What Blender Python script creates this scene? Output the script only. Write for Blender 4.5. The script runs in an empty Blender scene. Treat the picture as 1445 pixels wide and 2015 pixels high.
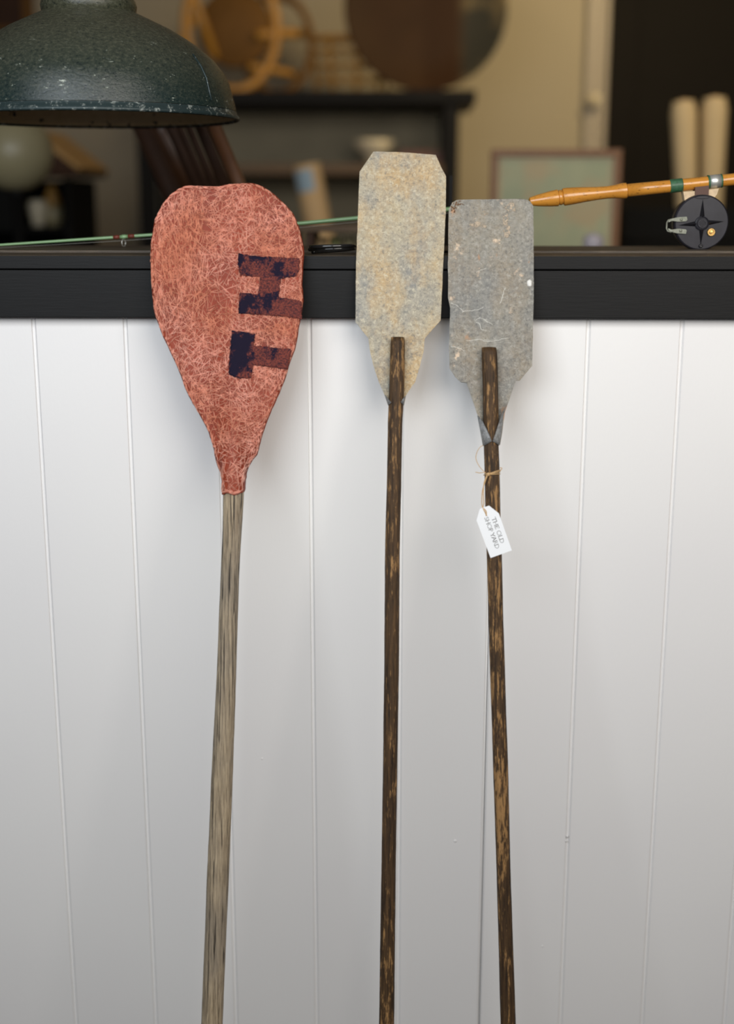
import bpy, bmesh, math, random
from mathutils import Vector, Matrix, noise as mnoise
from mathutils.geometry import delaunay_2d_cdt

random.seed(7)
SC = bpy.context.scene
COL = SC.collection

# ------------------------------------------------------------------ camera
F, CX, CY = 2511.0, 722.5, 1007.5          # focal length and centre of a 1445 x 2015 frame
PITCH, YAW = math.radians(13.6), math.radians(1.5)
EYE = Vector((0.0, -1.66, 1.284))
cam_d = bpy.data.cameras.new('camera')
cam_d.sensor_fit = 'VERTICAL'
cam_d.sensor_height = 36.0
cam_d.sensor_width = 36.0
cam_d.lens = F / 2015 * 36.0
cam_d.clip_start = 0.05
cam_d.dof.use_dof = True
cam_d.dof.focus_distance = 1.67
cam_d.dof.aperture_fstop = 1.5
cam = bpy.data.objects.new('camera', cam_d)
cam.location = EYE
cam.rotation_euler = (math.pi / 2 - PITCH, 0, YAW)
COL.objects.link(cam)
SC.camera = cam
CR = Matrix.Rotation(YAW, 3, 'Z') @ Matrix.Rotation(math.pi / 2 - PITCH, 3, 'X')

# ------------------------------------------------------------------ world, lights, exposure
world = bpy.data.worlds.new('world')
SC.world = world
world.use_nodes = True
world.node_tree.nodes['Background'].inputs[0].default_value = (0.80, 0.88, 1.0, 1)
world.node_tree.nodes['Background'].inputs[1].default_value = 0.07
SC.view_settings.view_transform = 'Standard'
SC.view_settings.look = 'None'
SC.view_settings.gamma = 1
SC.view_settings.exposure = 0.0
SC.view_settings.use_curve_mapping = False


def area(name, loc, target, size, power, col, size_y=None):
    l = bpy.data.lights.new(name, 'AREA')
    l.energy = power
    l.color = col
    l.size = size
    if size_y:
        l.shape = 'RECTANGLE'
        l.size_y = size_y
    o = bpy.data.objects.new(name, l)
    o.location = loc
    o.rotation_euler = (Vector(target) - Vector(loc)).to_track_quat('-Z', 'Y').to_euler()
    COL.objects.link(o)
    return o


def spot(name, loc, target, power, col, angle, blend=1.0, radius=0.1):
    l = bpy.data.lights.new(name, 'SPOT')
    l.energy = power
    l.color = col
    l.spot_size = math.radians(angle)
    l.spot_blend = blend
    l.shadow_soft_size = radius
    o = bpy.data.objects.new(name, l)
    o.location = loc
    o.rotation_euler = (Vector(target) - Vector(loc)).to_track_quat('-Z', 'Y').to_euler()
    COL.objects.link(o)
    return o


area('shop_window_light', (-0.66, -1.50, 1.80), (-0.25, 0, 1.48), 1.15, 22.5, (0.90, 0.95, 1.0), 0.9)
area('shop_front_light', (0.66, -1.50, 1.80), (0.25, 0, 1.48), 1.15, 23, (1.0, 0.94, 0.87), 0.9)
spot('wall_washer_light', (1.0, 1.9, 2.45), (0.75, 3.45, 1.65), 100, (1.0, 0.75, 0.38), 120)
spot('track_light', (-0.5, 1.2, 2.45), (-0.3, 3.2, 1.5), 14, (1.0, 0.70, 0.38), 110)
spot('display_light', (1.15, 0.9, 2.45), (0.75, 2.2, 1.1), 36, (1.0, 0.78, 0.48), 80)


def at(px, py, Y):
    d = CR @ Vector(((px - CX) / F, -(py - CY) / F, -1))
    t = (Y - EYE.y) / d.y
    return EYE + d * t


def at_plane(px, py, p0, n):
    d = CR @ Vector(((px - CX) / F, -(py - CY) / F, -1))
    t = (p0 - EYE).dot(n) / d.dot(n)
    return EYE + d * t


# ------------------------------------------------------------------ materials
class G:
    def __init__(s, name):
        s.m = bpy.data.materials.new(name)
        s.m.use_nodes = True
        s.t = s.m.node_tree
        s.b = s.t.nodes['Principled BSDF']
        s.tc = s.t.nodes.new('ShaderNodeTexCoord').outputs['Object']

    def n(s, typ, out=0, props=None, **inp):
        nd = s.t.nodes.new('ShaderNode' + typ)
        for k, v in (props or {}).items():
            setattr(nd, k, v)
        for k, v in inp.items():
            k = k.replace('_', ' ')
            s.set(nd.inputs[int(k[1:])] if k[0] == 'i' and k[1:].isdigit() else nd.inputs[k], v)
        return nd.outputs[out]

    def set(s, sock, v):
        if isinstance(v, bpy.types.NodeSocket):
            s.t.links.new(v, sock)
        elif isinstance(v, (tuple, list)):
            v = tuple(v)
            if sock.type == 'RGBA' and len(v) == 3:
                v = v + (1,)
            sock.default_value = v
        else:
            sock.default_value = v

    def map(s, scale, vec=None):
        return s.n('VectorMath', 0, {'operation': 'MULTIPLY'}, i0=vec or s.tc, i1=scale)

    def noise(s, vec=None, scale=5.0, detail=4.0, rough=0.55, dist=0.0):
        return s.n('TexNoise', 0, None, Vector=vec or s.tc, Scale=scale, Detail=detail, Roughness=rough, Distortion=dist)

    def vor(s, vec=None, scale=5.0, out=0, feature='F1'):
        return s.n('TexVoronoi', out, {'feature': feature}, Vector=vec or s.tc, Scale=scale)

    def ramp(s, fac, *stops, const=False):
        nd = s.t.nodes.new('ShaderNodeValToRGB')
        s.set(nd.inputs[0], fac)
        cr = nd.color_ramp
        if const:
            cr.interpolation = 'CONSTANT'
        while len(cr.elements) < len(stops):
            cr.elements.new(0.5)
        for e, (p, c) in zip(cr.elements, stops):
            e.position = p
            if not isinstance(c, tuple):
                c = (c, c, c)
            e.color = tuple(c) + (1,)
        return nd.outputs[0]

    def mix(s, fac, a, b, mode='MIX'):
        nd = s.t.nodes.new('ShaderNodeMix')
        nd.data_type = 'RGBA'
        nd.blend_type = mode
        s.set(nd.inputs[0], fac)
        s.set(nd.inputs[6], a)
        s.set(nd.inputs[7], b)
        return nd.outputs[2]

    def math(s, op, a, b=0.0):
        return s.n('Math', 0, {'operation': op}, i0=a, i1=b)

    def bump(s, h, strength=0.3, dist=0.001):
        o = s.n('Bump', 0, None, Height=h, Strength=strength, Distance=dist)
        s.t.links.new(o, s.b.inputs['Normal'])

    def fin(s, col, rough=0.5, metal=0.0, spec=None, coat=0.0):
        s.set(s.b.inputs['Base Color'], col)
        s.set(s.b.inputs['Roughness'], rough)
        s.set(s.b.inputs['Metallic'], metal)
        if spec is not None:
            s.set(s.b.inputs['Specular IOR Level'], spec)
        if coat:
            s.set(s.b.inputs['Coat Weight'], coat)
            s.set(s.b.inputs['Coat Roughness'], 0.15)
        return s.m


M = {}


def simple(name, col, rough=0.5, metal=0.0, var=0.25, scale=8.0, coat=0.0, bump=0.0, spec=None):
    g = G(name)
    n = g.noise(scale=scale, detail=5)
    c = g.mix(n, tuple(x * (1 - var) for x in col), tuple(min(1, x * (1 + var)) for x in col))
    if bump:
        g.bump(g.noise(scale=scale * 12), bump, 0.001)
    M[name] = g.fin(c, rough, metal, coat=coat, spec=spec)
    return M[name]


# white wall paint
g = G('white_paint')
n1 = g.noise(scale=1.6, detail=3)
n2 = g.noise(g.map((3, 3, 0.6)), scale=9, detail=6)
c = g.mix(g.ramp(n1, (0.35, 0.0), (0.7, 1.0)), (0.85, 0.845, 0.83), (0.81, 0.80, 0.80))
g.bump(g.math('ADD', g.noise(g.map((1, 1, 0.35)), scale=300, detail=3), g.math('MULTIPLY', n2, 2.5)), 0.10, 0.0012)
M['white_paint'] = g.fin(c, 0.42)

# black painted board
g = G('black_paint')
n1 = g.noise(g.map((6, 60, 90)), scale=6, detail=6)
n2 = g.vor(g.map((1, 1, 1)), scale=55)
c = g.mix(n1, (0.0045, 0.0045, 0.0047), (0.0085, 0.0085, 0.0087))
c = g.mix(g.ramp(n2, (0.0, 1.0), (0.03, 0.0)), c, (0.002, 0.002, 0.002))
g.bump(n1, 0.10, 0.001)
M['black_paint'] = g.fin(c, 0.5, spec=0.22)

# worn ledge top
g = G('ledge_wood')
n1 = g.noise(g.map((5, 60, 60)), scale=5, detail=8, rough=0.7)
c = g.mix(g.ramp(n1, (0.3, 0.0), (0.7, 1.0)), (0.030, 0.021, 0.013), (0.105, 0.078, 0.050))
g.bump(n1, 0.4, 0.001)
M['ledge_wood'] = g.fin(c, 0.55)

# fibreglass resin of the orange blade
g = G('orange_resin')
n1 = g.noise(g.map((1, 0.6, 1)), scale=18, detail=5)
c = g.mix(g.ramp(n1, (0.3, 0.0), (0.7, 1.0)), (0.175, 0.026, 0.012), (0.31, 0.052, 0.022))
n2 = g.noise(scale=240, detail=4)
c = g.mix(g.ramp(n2, (0.58, 0.0), (0.72, 0.30)), c, (0.56, 0.17, 0.09))
g.bump(g.noise(scale=180, detail=6, rough=0.7), 0.6, 0.0012)
M['orange_resin'] = g.fin(c, 0.5, spec=0.25)
g = G('pale_fibre')
n1 = g.noise(scale=14, detail=4)
n3 = g.noise(scale=160, detail=2)
c = g.mix(g.ramp(n1, (0.35, 0.0), (0.68, 1.0)), (0.70, 0.31, 0.20), (0.84, 0.46, 0.37))
c = g.mix(g.ramp(n3, (0.42, 0.0), (0.60, 0.45)), c, (0.52, 0.17, 0.10))
M['pale_fibre'] = g.fin(c, 0.5, spec=0.3)
# worn navy lettering paint
g = G('navy_paint')
sx = g.n('SeparateXYZ', 0, None, Vector=g.tc)
n1 = g.noise(scale=34, detail=3, dist=0.4)
n2 = g.noise(scale=230, detail=6, rough=0.75, dist=0.8)
f = g.math('ADD', g.math('MULTIPLY', n1, 0.85), g.math('MULTIPLY', n2, 0.5))
f = g.math('ADD', f, g.math('MULTIPLY', sx, 1.5))
mk = g.ramp(f, (0.635, 0.0), (0.695, 1.0))
c = g.mix(mk, (0.010, 0.007, 0.020), g.mix(g.ramp(g.noise(scale=520, detail=4, rough=0.8), (0.42, 0.0), (0.58, 1.0)), (0.045, 0.017, 0.022), (0.21, 0.050, 0.035)))
g.bump(n2, 0.6, 0.0008)
M['navy_paint'] = g.fin(c, 0.8, spec=0.15)


def galvanised(name, base, dark, patch, light, rough, patch_amt, scab=False):
    g = G(name)
    big = g.noise(g.map((1.3, 0.7, 1)), scale=16, detail=4, dist=0.3)
    sp = g.vor(scale=260, out=1)
    spv = g.n('SeparateXYZ', 0, None, Vector=sp)
    med = g.noise(scale=210, detail=8, rough=0.8, dist=0.15)
    fine = g.noise(scale=520, detail=3, rough=0.7)
    c = g.mix(g.ramp(big, (0.36, 0.0), (0.62, 1.0)), base, dark)
    p = g.noise(g.map((1, 0.55, 1), g.n('VectorMath', 0, {'operation': 'ADD'}, i0=g.tc, i1=(3.1, 1.7, 0))), scale=21, detail=5, rough=0.65)
    c = g.mix(g.ramp(p, (0.44, 0.0), (0.62, patch_amt)), c, patch)
    c = g.mix(g.ramp(spv, (0.0, 0.0), (1.0, 0.30)), c, light)
    c = g.mix(g.ramp(med, (0.53, 0.0), (0.61, 0.75)), c, light)
    c = g.mix(g.ramp(med, (0.37, 0.8), (0.46, 0.0)), c, tuple(x * 0.50 for x in dark))
    c = g.mix(g.ramp(fine, (0.35, 0.6), (0.43, 0.0)), c, tuple(x * 0.35 for x in dark))
    if scab:
        q = g.noise(g.n('VectorMath', 0, {'operation': 'ADD'}, i0=g.tc, i1=(7.3, 2.2, 0)), scale=38, detail=6, rough=0.7)
        c = g.mix(g.ramp(q, (0.62, 0.0), (0.68, 0.85)), c, (0.60, 0.46, 0.33))
        q2 = g.noise(g.map((1, 0.5, 1)), scale=60, detail=5)
        c = g.mix(g.ramp(q2, (0.66, 0.0), (0.72, 0.7)), c, (0.42, 0.20, 0.08))
    g.bump(g.math('ADD', med, fine), 0.45, 0.0009)
    M[name] = g.fin(c, g.ramp(med, (0.3, rough), (0.7, rough + 0.2)), 0.25)


galvanised('tan_zinc', (0.36, 0.295, 0.185), (0.21, 0.205, 0.185), (0.42, 0.275, 0.115), (0.56, 0.51, 0.385), 0.42, 0.85)
galvanised('grey_zinc', (0.215, 0.195, 0.152), (0.145, 0.144, 0.134), (0.23, 0.170, 0.10), (0.36, 0.35, 0.31), 0.40, 0.55, True)
galvanised('clean_zinc', (0.25, 0.26, 0.27), (0.18, 0.19, 0.195), (0.30, 0.27, 0.22), (0.44, 0.45, 0.46), 0.38, 0.4)
simple('rust', (0.17, 0.085, 0.04), 0.8, scale=500, var=0.9, bump=0.6)
simple('pale_crust', (0.52, 0.42, 0.31), 0.8, scale=500, var=0.7, bump=0.6)
for nm_ in ('rust', 'pale_crust'):
    m_ = M[nm_]
    nt = m_.node_tree
    tc_ = nt.nodes.new('ShaderNodeTexCoord')
    no_ = nt.nodes.new('ShaderNodeTexNoise')
    no_.inputs['Scale'].default_value = 420
    no_.inputs['Detail'].default_value = 5
    rp_ = nt.nodes.new('ShaderNodeValToRGB')
    rp_.color_ramp.elements[0].position = 0.46
    rp_.color_ramp.elements[1].position = 0.52
    nt.links.new(tc_.outputs['Object'], no_.inputs['Vector'])
    nt.links.new(no_.outputs[0], rp_.inputs[0])
    nt.links.new(rp_.outputs[0], nt.nodes['Principled BSDF'].inputs['Alpha'])
simple('white_crust', (0.75, 0.74, 0.70), 0.7, scale=200)
simple('crease_metal', (0.60, 0.59, 0.54), 0.4, metal=0.2)
simple('dark_seam', (0.07, 0.065, 0.055), 0.7)

# handles
g = G('driftwood')
gv = g.map((1, 0.045, 1))
n1 = g.noise(gv, scale=480, detail=6, rough=0.75)
n2 = g.noise(g.map((1, 0.014, 1)), scale=430, detail=3, rough=0.6)
n3 = g.noise(g.map((1, 0.4, 1)), scale=13, detail=4)
c = g.mix(g.ramp(n1, (0.36, 0.0), (0.60, 1.0)), (0.16, 0.115, 0.065), (0.56, 0.44, 0.285))
c = g.mix(g.ramp(n3, (0.40, 0.55), (0.6, 0.0)), c, (0.20, 0.175, 0.145))
c = g.mix(g.ramp(n2, (0.38, 1.0), (0.435, 0.0)), c, (0.030, 0.022, 0.014))
kn = g.noise(g.map((1, 0.25, 1)), scale=24, detail=3)
c = g.mix(g.ramp(kn, (0.66, 0.0), (0.76, 0.8)), c, (0.16, 0.075, 0.025))
g.bump(g.math('ADD', n1, g.math('MULTIPLY', n2, 1.5)), 0.8, 0.0015)
M['driftwood'] = g.fin(c, 0.6)


def darkwood(name, off, amber):
    g = G(name)
    v0 = g.n('VectorMath', 0, {'operation': 'ADD'}, i0=g.tc, i1=(off, off * 2, 0))
    n1 = g.noise(g.map((1, 0.05, 1), v0), scale=340, detail=6, rough=0.7)
    n2 = g.noise(g.map((1, 0.13, 1), v0), scale=250, detail=6, rough=0.75, dist=0.2)
    n3 = g.noise(g.map((1, 0.3, 1), v0), scale=18, detail=3)
    c = g.mix(g.ramp(n1, (0.34, 0.0), (0.66, 1.0)), (0.016, 0.009, 0.005), (0.105, 0.057, 0.023))
    f = g.math('ADD', g.math('MULTIPLY', n2, 0.75), g.math('MULTIPLY', n3, 0.27))
    f = g.math('ADD', f, g.math('MULTIPLY', n1, 0.16))
    c = g.mix(g.ramp(f, (amber, 0.0), (amber + 0.05, 0.88)), c, g.mix(n1, (0.20, 0.10, 0.032), (0.52, 0.30, 0.12)))
    g.bump(g.math('ADD', n1, n2), 0.8, 0.0014)
    M[name] = g.fin(c, 0.6, spec=0.3)


darkwood('dark_handle', 1.3, 0.605)
darkwood('dark_handle_amber', 4.7, 0.607)

# varnished cane
g = G('amber_cane')
n1 = g.noise(g.map((0.15, 1, 1)), scale=120, detail=5)
pores = g.noise(g.map((0.4, 1, 1)), scale=650, detail=2)
c = g.mix(n1, (0.42, 0.15, 0.014), (0.72, 0.33, 0.050))
c = g.mix(g.ramp(pores, (0.30, 0.8), (0.37, 0.0)), c, (0.10, 0.035, 0.01))
M['amber_cane'] = g.fin(c, 0.28, coat=0.5)
simple('green_blank', (0.21, 0.36, 0.17), 0.3, coat=0.4)
simple('red_wrap', (0.16, 0.03, 0.015), 0.5, scale=300, var=0.6)
simple('green_wrap', (0.035, 0.12, 0.055), 0.4, scale=300, var=0.8, coat=0.3, bump=0.5)
simple('silver', (0.75, 0.75, 0.70), 0.38, 0.75, var=0.3, scale=200)
simple('worn_nickel', (0.36, 0.37, 0.30), 0.4, 0.7, var=0.5, scale=400, bump=0.5)
simple('brass', (0.55, 0.36, 0.13), 0.3, 0.9, var=0.3, scale=200)
simple('black_reel', (0.018, 0.0175, 0.024), 0.42, scale=60, var=0.6, spec=0.35)
simple('black_reel_edge', (0.035, 0.032, 0.032), 0.3, 0.4)
simple('reel_star', (0.009, 0.0085, 0.011), 0.4)
simple('cream_enamel', (0.62, 0.46, 0.28), 0.5, scale=200, var=0.3)
simple('brown_block', (0.08, 0.028, 0.014), 0.5)
simple('glossy_black', (0.012, 0.012, 0.012), 0.12, coat=0.5)
simple('nylon', (0.35, 0.34, 0.30), 0.3)
simple('twine', (0.60, 0.39, 0.185), 0.8, scale=500, var=0.35, bump=0.5)
simple('card', (0.80, 0.82, 0.84), 0.7, var=0.02)
simple('ink', (0.085, 0.08, 0.075), 0.7, var=0.1)

# lamp enamel
g = G('green_enamel')
sxz = g.n('SeparateXYZ', 2, None, Vector=g.tc)
n1 = g.noise(scale=7, detail=4)
sp = g.noise(g.map((1, 1, 1.6)), scale=190, detail=4, rough=0.8)
ch = g.noise(g.map((1, 1, 2.4)), scale=60, detail=7, rough=0.8)
c = g.mix(n1, (0.008, 0.020, 0.021), (0.015, 0.027, 0.023))
c = g.mix(g.ramp(sxz, (0.01, 0.0), (0.12, 0.9)), c, (0.052, 0.053, 0.032))
c = g.mix(g.math('MULTIPLY', g.ramp(sp, (0.50, 0.0), (0.66, 0.8)), g.ramp(sxz, (0.0, 0.22), (0.13, 0.75))), c, (0.12, 0.12, 0.08))
c = g.mix(g.ramp(sp, (0.34, 0.9), (0.44, 0.0)), c, (0.004, 0.009, 0.010))
c = g.mix(g.math('MULTIPLY', g.ramp(ch, (0.62, 0.0), (0.65, 1.0)), g.ramp(sxz, (0.03, 1.0), (0.10, 0.15))), c, (0.46, 0.50, 0.42))
g.bump(sp, 0.5, 0.0012)
M['green_enamel'] = g.fin(c, g.ramp(sp, (0.35, 0.15), (0.65, 0.34)), 0.0, spec=0.5)
g = G('chipped_rim')
ch = g.noise(scale=90, detail=8, rough=0.8)
c = g.mix(g.ramp(ch, (0.54, 0.0), (0.60, 0.8)), (0.02, 0.035, 0.036), (0.34, 0.37, 0.34))
g.bump(ch, 0.5, 0.001)
M['chipped_rim'] = g.fin(c, 0.38, 0.2)
g = G('aged_cream')
ch = g.noise(scale=40, detail=8, rough=0.75)
c = g.mix(ch, (0.42, 0.27, 0.12), (0.72, 0.54, 0.30))
c = g.mix(g.ramp(g.noise(scale=70, detail=6), (0.63, 0.0), (0.67, 1.0)), c, (0.02, 0.015, 0.01))
M['aged_cream'] = g.fin(c, 0.45)

# shop behind
simple('beige_wall', (0.34, 0.30, 0.225), 0.8, var=0.05, scale=1.5)
simple('dark_door', (0.005, 0.004, 0.0035), 0.7, spec=0.12)
simple('pale_frame', (0.36, 0.32, 0.27), 0.5, var=0.1)
simple('floor_boards', (0.07, 0.045, 0.03), 0.45, scale=3)
simple('ceiling_paint', (0.5, 0.47, 0.42), 0.8, var=0.03)
simple('side_paint', (0.20, 0.18, 0.15), 0.8, var=0.05)
simple('black_iron', (0.005, 0.0045, 0.004), 0.6, spec=0.15)
simple('shaded_wall_panel', (0.27, 0.23, 0.15), 0.8)  # olive tone imitating the wall in shade below the shelf top
simple('dark_walnut', (0.045, 0.020, 0.010), 0.6, scale=20, var=0.5, spec=0.25)
simple('red_walnut', (0.085, 0.034, 0.012), 0.45, scale=30, var=0.5, coat=0.3)
simple('brown_shelf', (0.10, 0.060, 0.028), 0.6)
simple('amber_bentwood', (0.46, 0.225, 0.035), 0.4, scale=10)
simple('dark_amber', (0.15, 0.072, 0.016), 0.7, scale=10, spec=0.2)
simple('cream_ceramic', (0.60, 0.54, 0.40), 0.35, var=0.08)
simple('dim_cream', (0.31, 0.27, 0.155), 0.4, var=0.1)
simple('olive_glass', (0.26, 0.27, 0.12), 0.25, var=0.3)
simple('ochre_glaze', (0.36, 0.20, 0.05), 0.35, var=0.2)
simple('cream_canvas', (0.66, 0.50, 0.27), 0.8, var=0.1)
simple('kraft_tube', (0.60, 0.42, 0.22), 0.75, var=0.08)
simple('pale_blue', (0.30, 0.42, 0.52), 0.6, var=0.1)
simple('black_box', (0.004, 0.004, 0.0035), 0.7, spec=0.15)
simple('slate_book', (0.028, 0.032, 0.036), 0.6)
simple('red_box', (0.10, 0.030, 0.014), 0.5)
simple('lilac_glass', (0.50, 0.46, 0.50), 0.25, var=0.1)
simple('picture_frame_wood', (0.20, 0.085, 0.024), 0.45)
simple('cream_mount', (0.48, 0.42, 0.26), 0.7)
simple('golden_wood', (0.42, 0.25, 0.08), 0.5)
simple('table_wood', (0.10, 0.07, 0.045), 0.5)
g = G('painting')
n1 = g.noise(scale=7, detail=4)
n2 = g.noise(g.n('VectorMath', 0, {'operation': 'ADD'}, i0=g.tc, i1=(5, 5, 5)), scale=9, detail=3)
c = g.mix(g.ramp(n1, (0.35, 0.0), (0.65, 1.0)), (0.29, 0.33, 0.20), (0.38, 0.39, 0.23))
c = g.mix(g.ramp(n2, (0.50, 0.0), (0.62, 0.85)), c, (0.42, 0.33, 0.18))
M['painting'] = g.fin(c, 0.5)
g = G('copper_platter')
sx = g.n('SeparateXYZ', 0, None, Vector=g.tc)
c = g.mix(g.noise(scale=6), (0.022, 0.011, 0.005), (0.050, 0.024, 0.010))
c = g.mix(g.ramp(g.math('ADD', sx, 0.5), (0.47, 0.0), (0.52, 1.0), (0.60, 1.0), (0.63, 0.0)), c, (0.026, 0.011, 0.004))
c = g.mix(g.ramp(g.math('ADD', sx, 0.5), (0.60, 0.0), (0.64, 1.0)), c, g.mix(g.ramp(g.noise(scale=9), (0.5, 0.0), (0.75, 1.0)), (0.022, 0.022, 0.019), (0.13, 0.10, 0.055)))  # greyer right side, with a beige reflection painted into the colour
M['copper_platter'] = g.fin(c, 0.6, spec=0.15)

# ------------------------------------------------------------------ mesh + object helpers
WM = {}       # world matrices of roots (kept here, since matrix_world is not yet evaluated)
I4 = Matrix.Identity(4)


def mesh(name, V, Fc, mat, smooth=False, autosmooth=None):
    me = bpy.data.meshes.new(name)
    me.from_pydata([tuple(v) for v in V], [], Fc)
    me.materials.append(M[mat])
    if smooth or autosmooth:
        me.polygons.foreach_set('use_smooth', [True] * len(me.polygons))
        if autosmooth:
            me.set_sharp_from_angle(angle=math.radians(autosmooth))
    me.update()
    return me


def thing(name, loc, label=None, cat=None, group=None, rot=None, kind=None):
    o = bpy.data.objects.new(name, None)
    o.empty_display_size = 0.05
    mw = Matrix.Translation(Vector(loc)) @ (rot.to_4x4() if rot is not None else I4)
    o.matrix_world = mw
    WM[o.name] = mw
    COL.objects.link(o)
    props(o, label, cat, group, kind)
    return o


def props(o, label=None, cat=None, group=None, kind=None):
    for k, v in (('label', label), ('category', cat), ('group', group), ('kind', kind)):
        if v:
            o[k] = v


def part(name, V, Fc, mat, parent=None, smooth=False, auto=None, world=True, label=None, kind=None):
    """V in world coordinates (world=True) or in the root's coordinates."""
    root = parent
    while root is not None and root.parent is not None:
        root = root.parent
    if root is not None and world:
        inv = WM[root.name].inverted()
        V = [inv @ Vector(v) for v in V]
    o = bpy.data.objects.new(name, mesh(name, V, Fc, mat, smooth, auto))
    COL.objects.link(o)
    if parent is not None:
        o.parent = parent
    props(o, label, None, None, kind)
    return o


def solo(name, V, Fc, mat, label, cat, group=None, smooth=False, auto=None, kind=None):
    """a thing that is one mesh; origin at its base"""
    V = [Vector(v) for v in V]
    zmin = min(v.z for v in V)
    c = sum(V, Vector()) / len(V)
    base = Vector((c.x, c.y, zmin))
    o = bpy.data.objects.new(name, mesh(name, [v - base for v in V], Fc, mat, smooth, auto))
    o.location = base
    COL.objects.link(o)
    props(o, label, cat, group, kind)
    return o


def add(A, B):
    V, Fc = A
    n = len(V)
    V.extend(B[0])
    Fc.extend([tuple(i + n for i in f) for f in B[1]])
    return A


def box(a, b, bev=0.0):
    x0, y0, z0 = [min(a[i], b[i]) for i in range(3)]
    x1, y1, z1 = [max(a[i], b[i]) for i in range(3)]
    if not bev:
        V = [(x0, y0, z0), (x1, y0, z0), (x1, y1, z0), (x0, y1, z0), (x0, y0, z1), (x1, y0, z1), (x1, y1, z1), (x0, y1, z1)]
        return [Vector(v) for v in V], [(0, 3, 2, 1), (4, 5, 6, 7), (0, 1, 5, 4), (1, 2, 6, 5), (2, 3, 7, 6), (3, 0, 4, 7)]
    bm = bmesh.new()
    V, Fc = box(a, b)
    vs = [bm.verts.new(v) for v in V]
    for f in Fc:
        bm.faces.new([vs[i] for i in f])
    bmesh.ops.bevel(bm, geom=bm.edges[:], offset=bev, segments=2, affect='EDGES', profile=0.5)
    bm.verts.index_update()
    r = ([v.co.copy() for v in bm.verts], [tuple(v.index for v in f.verts) for f in bm.faces])
    bm.free()
    return r


def pbox(x0, y0, x1, y1, Y, depth, bev=0.0):
    """box whose front face is the photo rectangle taken at world depth Y"""
    a = at(x0, y0, Y)
    b = at(x1, y1, Y)
    return box((a.x, Y, b.z), (b.x, Y + depth, a.z), bev)


def tube(pts, radii, seg=12, caps=True, squash=1.0):
    pts = [Vector(p) for p in pts]
    if not isinstance(radii, (list, tuple)):
        radii = [radii] * len(pts)
    V, Fc = [], []
    t0 = (pts[1] - pts[0]).normalized()
    ref = Vector((0, 0, 1)) if abs(t0.z) < 0.8 else Vector((0, -1, 0))
    nrm = (ref - t0 * ref.dot(t0)).normalized()
    for i, p in enumerate(pts):
        t = (pts[min(i + 1, len(pts) - 1)] - pts[max(i - 1, 0)])
        if t.length < 1e-9:
            t = t0
        t.normalize()
        nrm = (nrm - t * nrm.dot(t)).normalized()
        bn = t.cross(nrm)
        for k in range(seg):
            a = 2 * math.pi * k / seg
            V.append(p + (nrm * math.cos(a) * squash + bn * math.sin(a)) * radii[i])
        if i:
            o, q = (i - 1) * seg, i * seg
            for k in range(seg):
                k2 = (k + 1) % seg
                Fc.append((o + k, o + k2, q + k2, q + k))
    if caps:
        Fc.append(tuple(range(seg))[::-1])
        Fc.append(tuple(range((len(pts) - 1) * seg, len(pts) * seg)))
    return V, Fc


def loop_tube(pts, r, seg=8):
    V, Fc = [], []
    n = len(pts)
    pts = [Vector(p) for p in pts]
    c = sum(pts, Vector()) / n
    for i, p in enumerate(pts):
        t = (pts[(i + 1) % n] - pts[i - 1]).normalized()
        nr = (p - c)
        nr = (nr - t * nr.dot(t)).normalized()
        bn = t.cross(nr)
        for k in range(seg):
            a = 2 * math.pi * k / seg
            V.append(p + (nr * math.cos(a) + bn * math.sin(a)) * r)
        for k in range(seg):
            k2 = (k + 1) % seg
            j = (i + 1) % n
            Fc.append((i * seg + k, i * seg + k2, j * seg + k2, j * seg + k))
    return V, Fc


def lathe(prof, origin=(0, 0, 0), seg=48, axis='Z', jit=None):
    """prof: list of (r, h)"""
    V, Fc = [], []
    o = Vector(origin)
    for i, (r, h) in enumerate(prof):
        for k in range(seg):
            a = 2 * math.pi * k / seg
            rr = r * (1 + (jit(a, i) if jit else 0))
            if axis == 'Z':
                V.append(o + Vector((rr * math.cos(a), rr * math.sin(a), h)))
            else:      # axis towards -Y, the viewer
                V.append(o + Vector((rr * math.cos(a), -h, rr * math.sin(a))))
        if i:
            p, q = (i - 1) * seg, i * seg
            for k in range(seg):
                k2 = (k + 1) % seg
                Fc.append((p + k, p + k2, q + k2, q + k))
    if prof[0][0] > 1e-6:
        Fc.append(tuple(range(seg))[::-1])
    if prof[-1][0] > 1e-6:
        Fc.append(tuple(range((len(prof) - 1) * seg, len(prof) * seg)))
    return V, Fc


def catmull(P, n=4, closed=True):
    out = []
    N = len(P)
    rng = range(N if closed else N - 1)
    for i in rng:
        p0, p1, p2, p3 = [Vector(P[(i + k) % N] if closed else P[max(0, min(N - 1, i + k))]) for k in (-1, 0, 1, 2)]
        for j in range(n):
            t = j / n
            out.append(0.5 * ((2 * p1) + (p2 - p0) * t + (2 * p0 - 5 * p1 + 4 * p2 - p3) * t * t + (3 * p1 - p0 - 3 * p2 + p3) * t ** 3))
    if not closed:
        out.append(Vector(P[-1]))
    return out


def interp(tab, x):
    if x <= tab[0][0]:
        a, b = tab[0], tab[1]
    elif x >= tab[-1][0]:
        a, b = tab[-2], tab[-1]
    else:
        for a, b in zip(tab, tab[1:]):
            if a[0] <= x <= b[0]:
                break
    t = (x - a[0]) / (b[0] - a[0])
    return [a[i] + (b[i] - a[i]) * t for i in range(1, len(a))]


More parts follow.
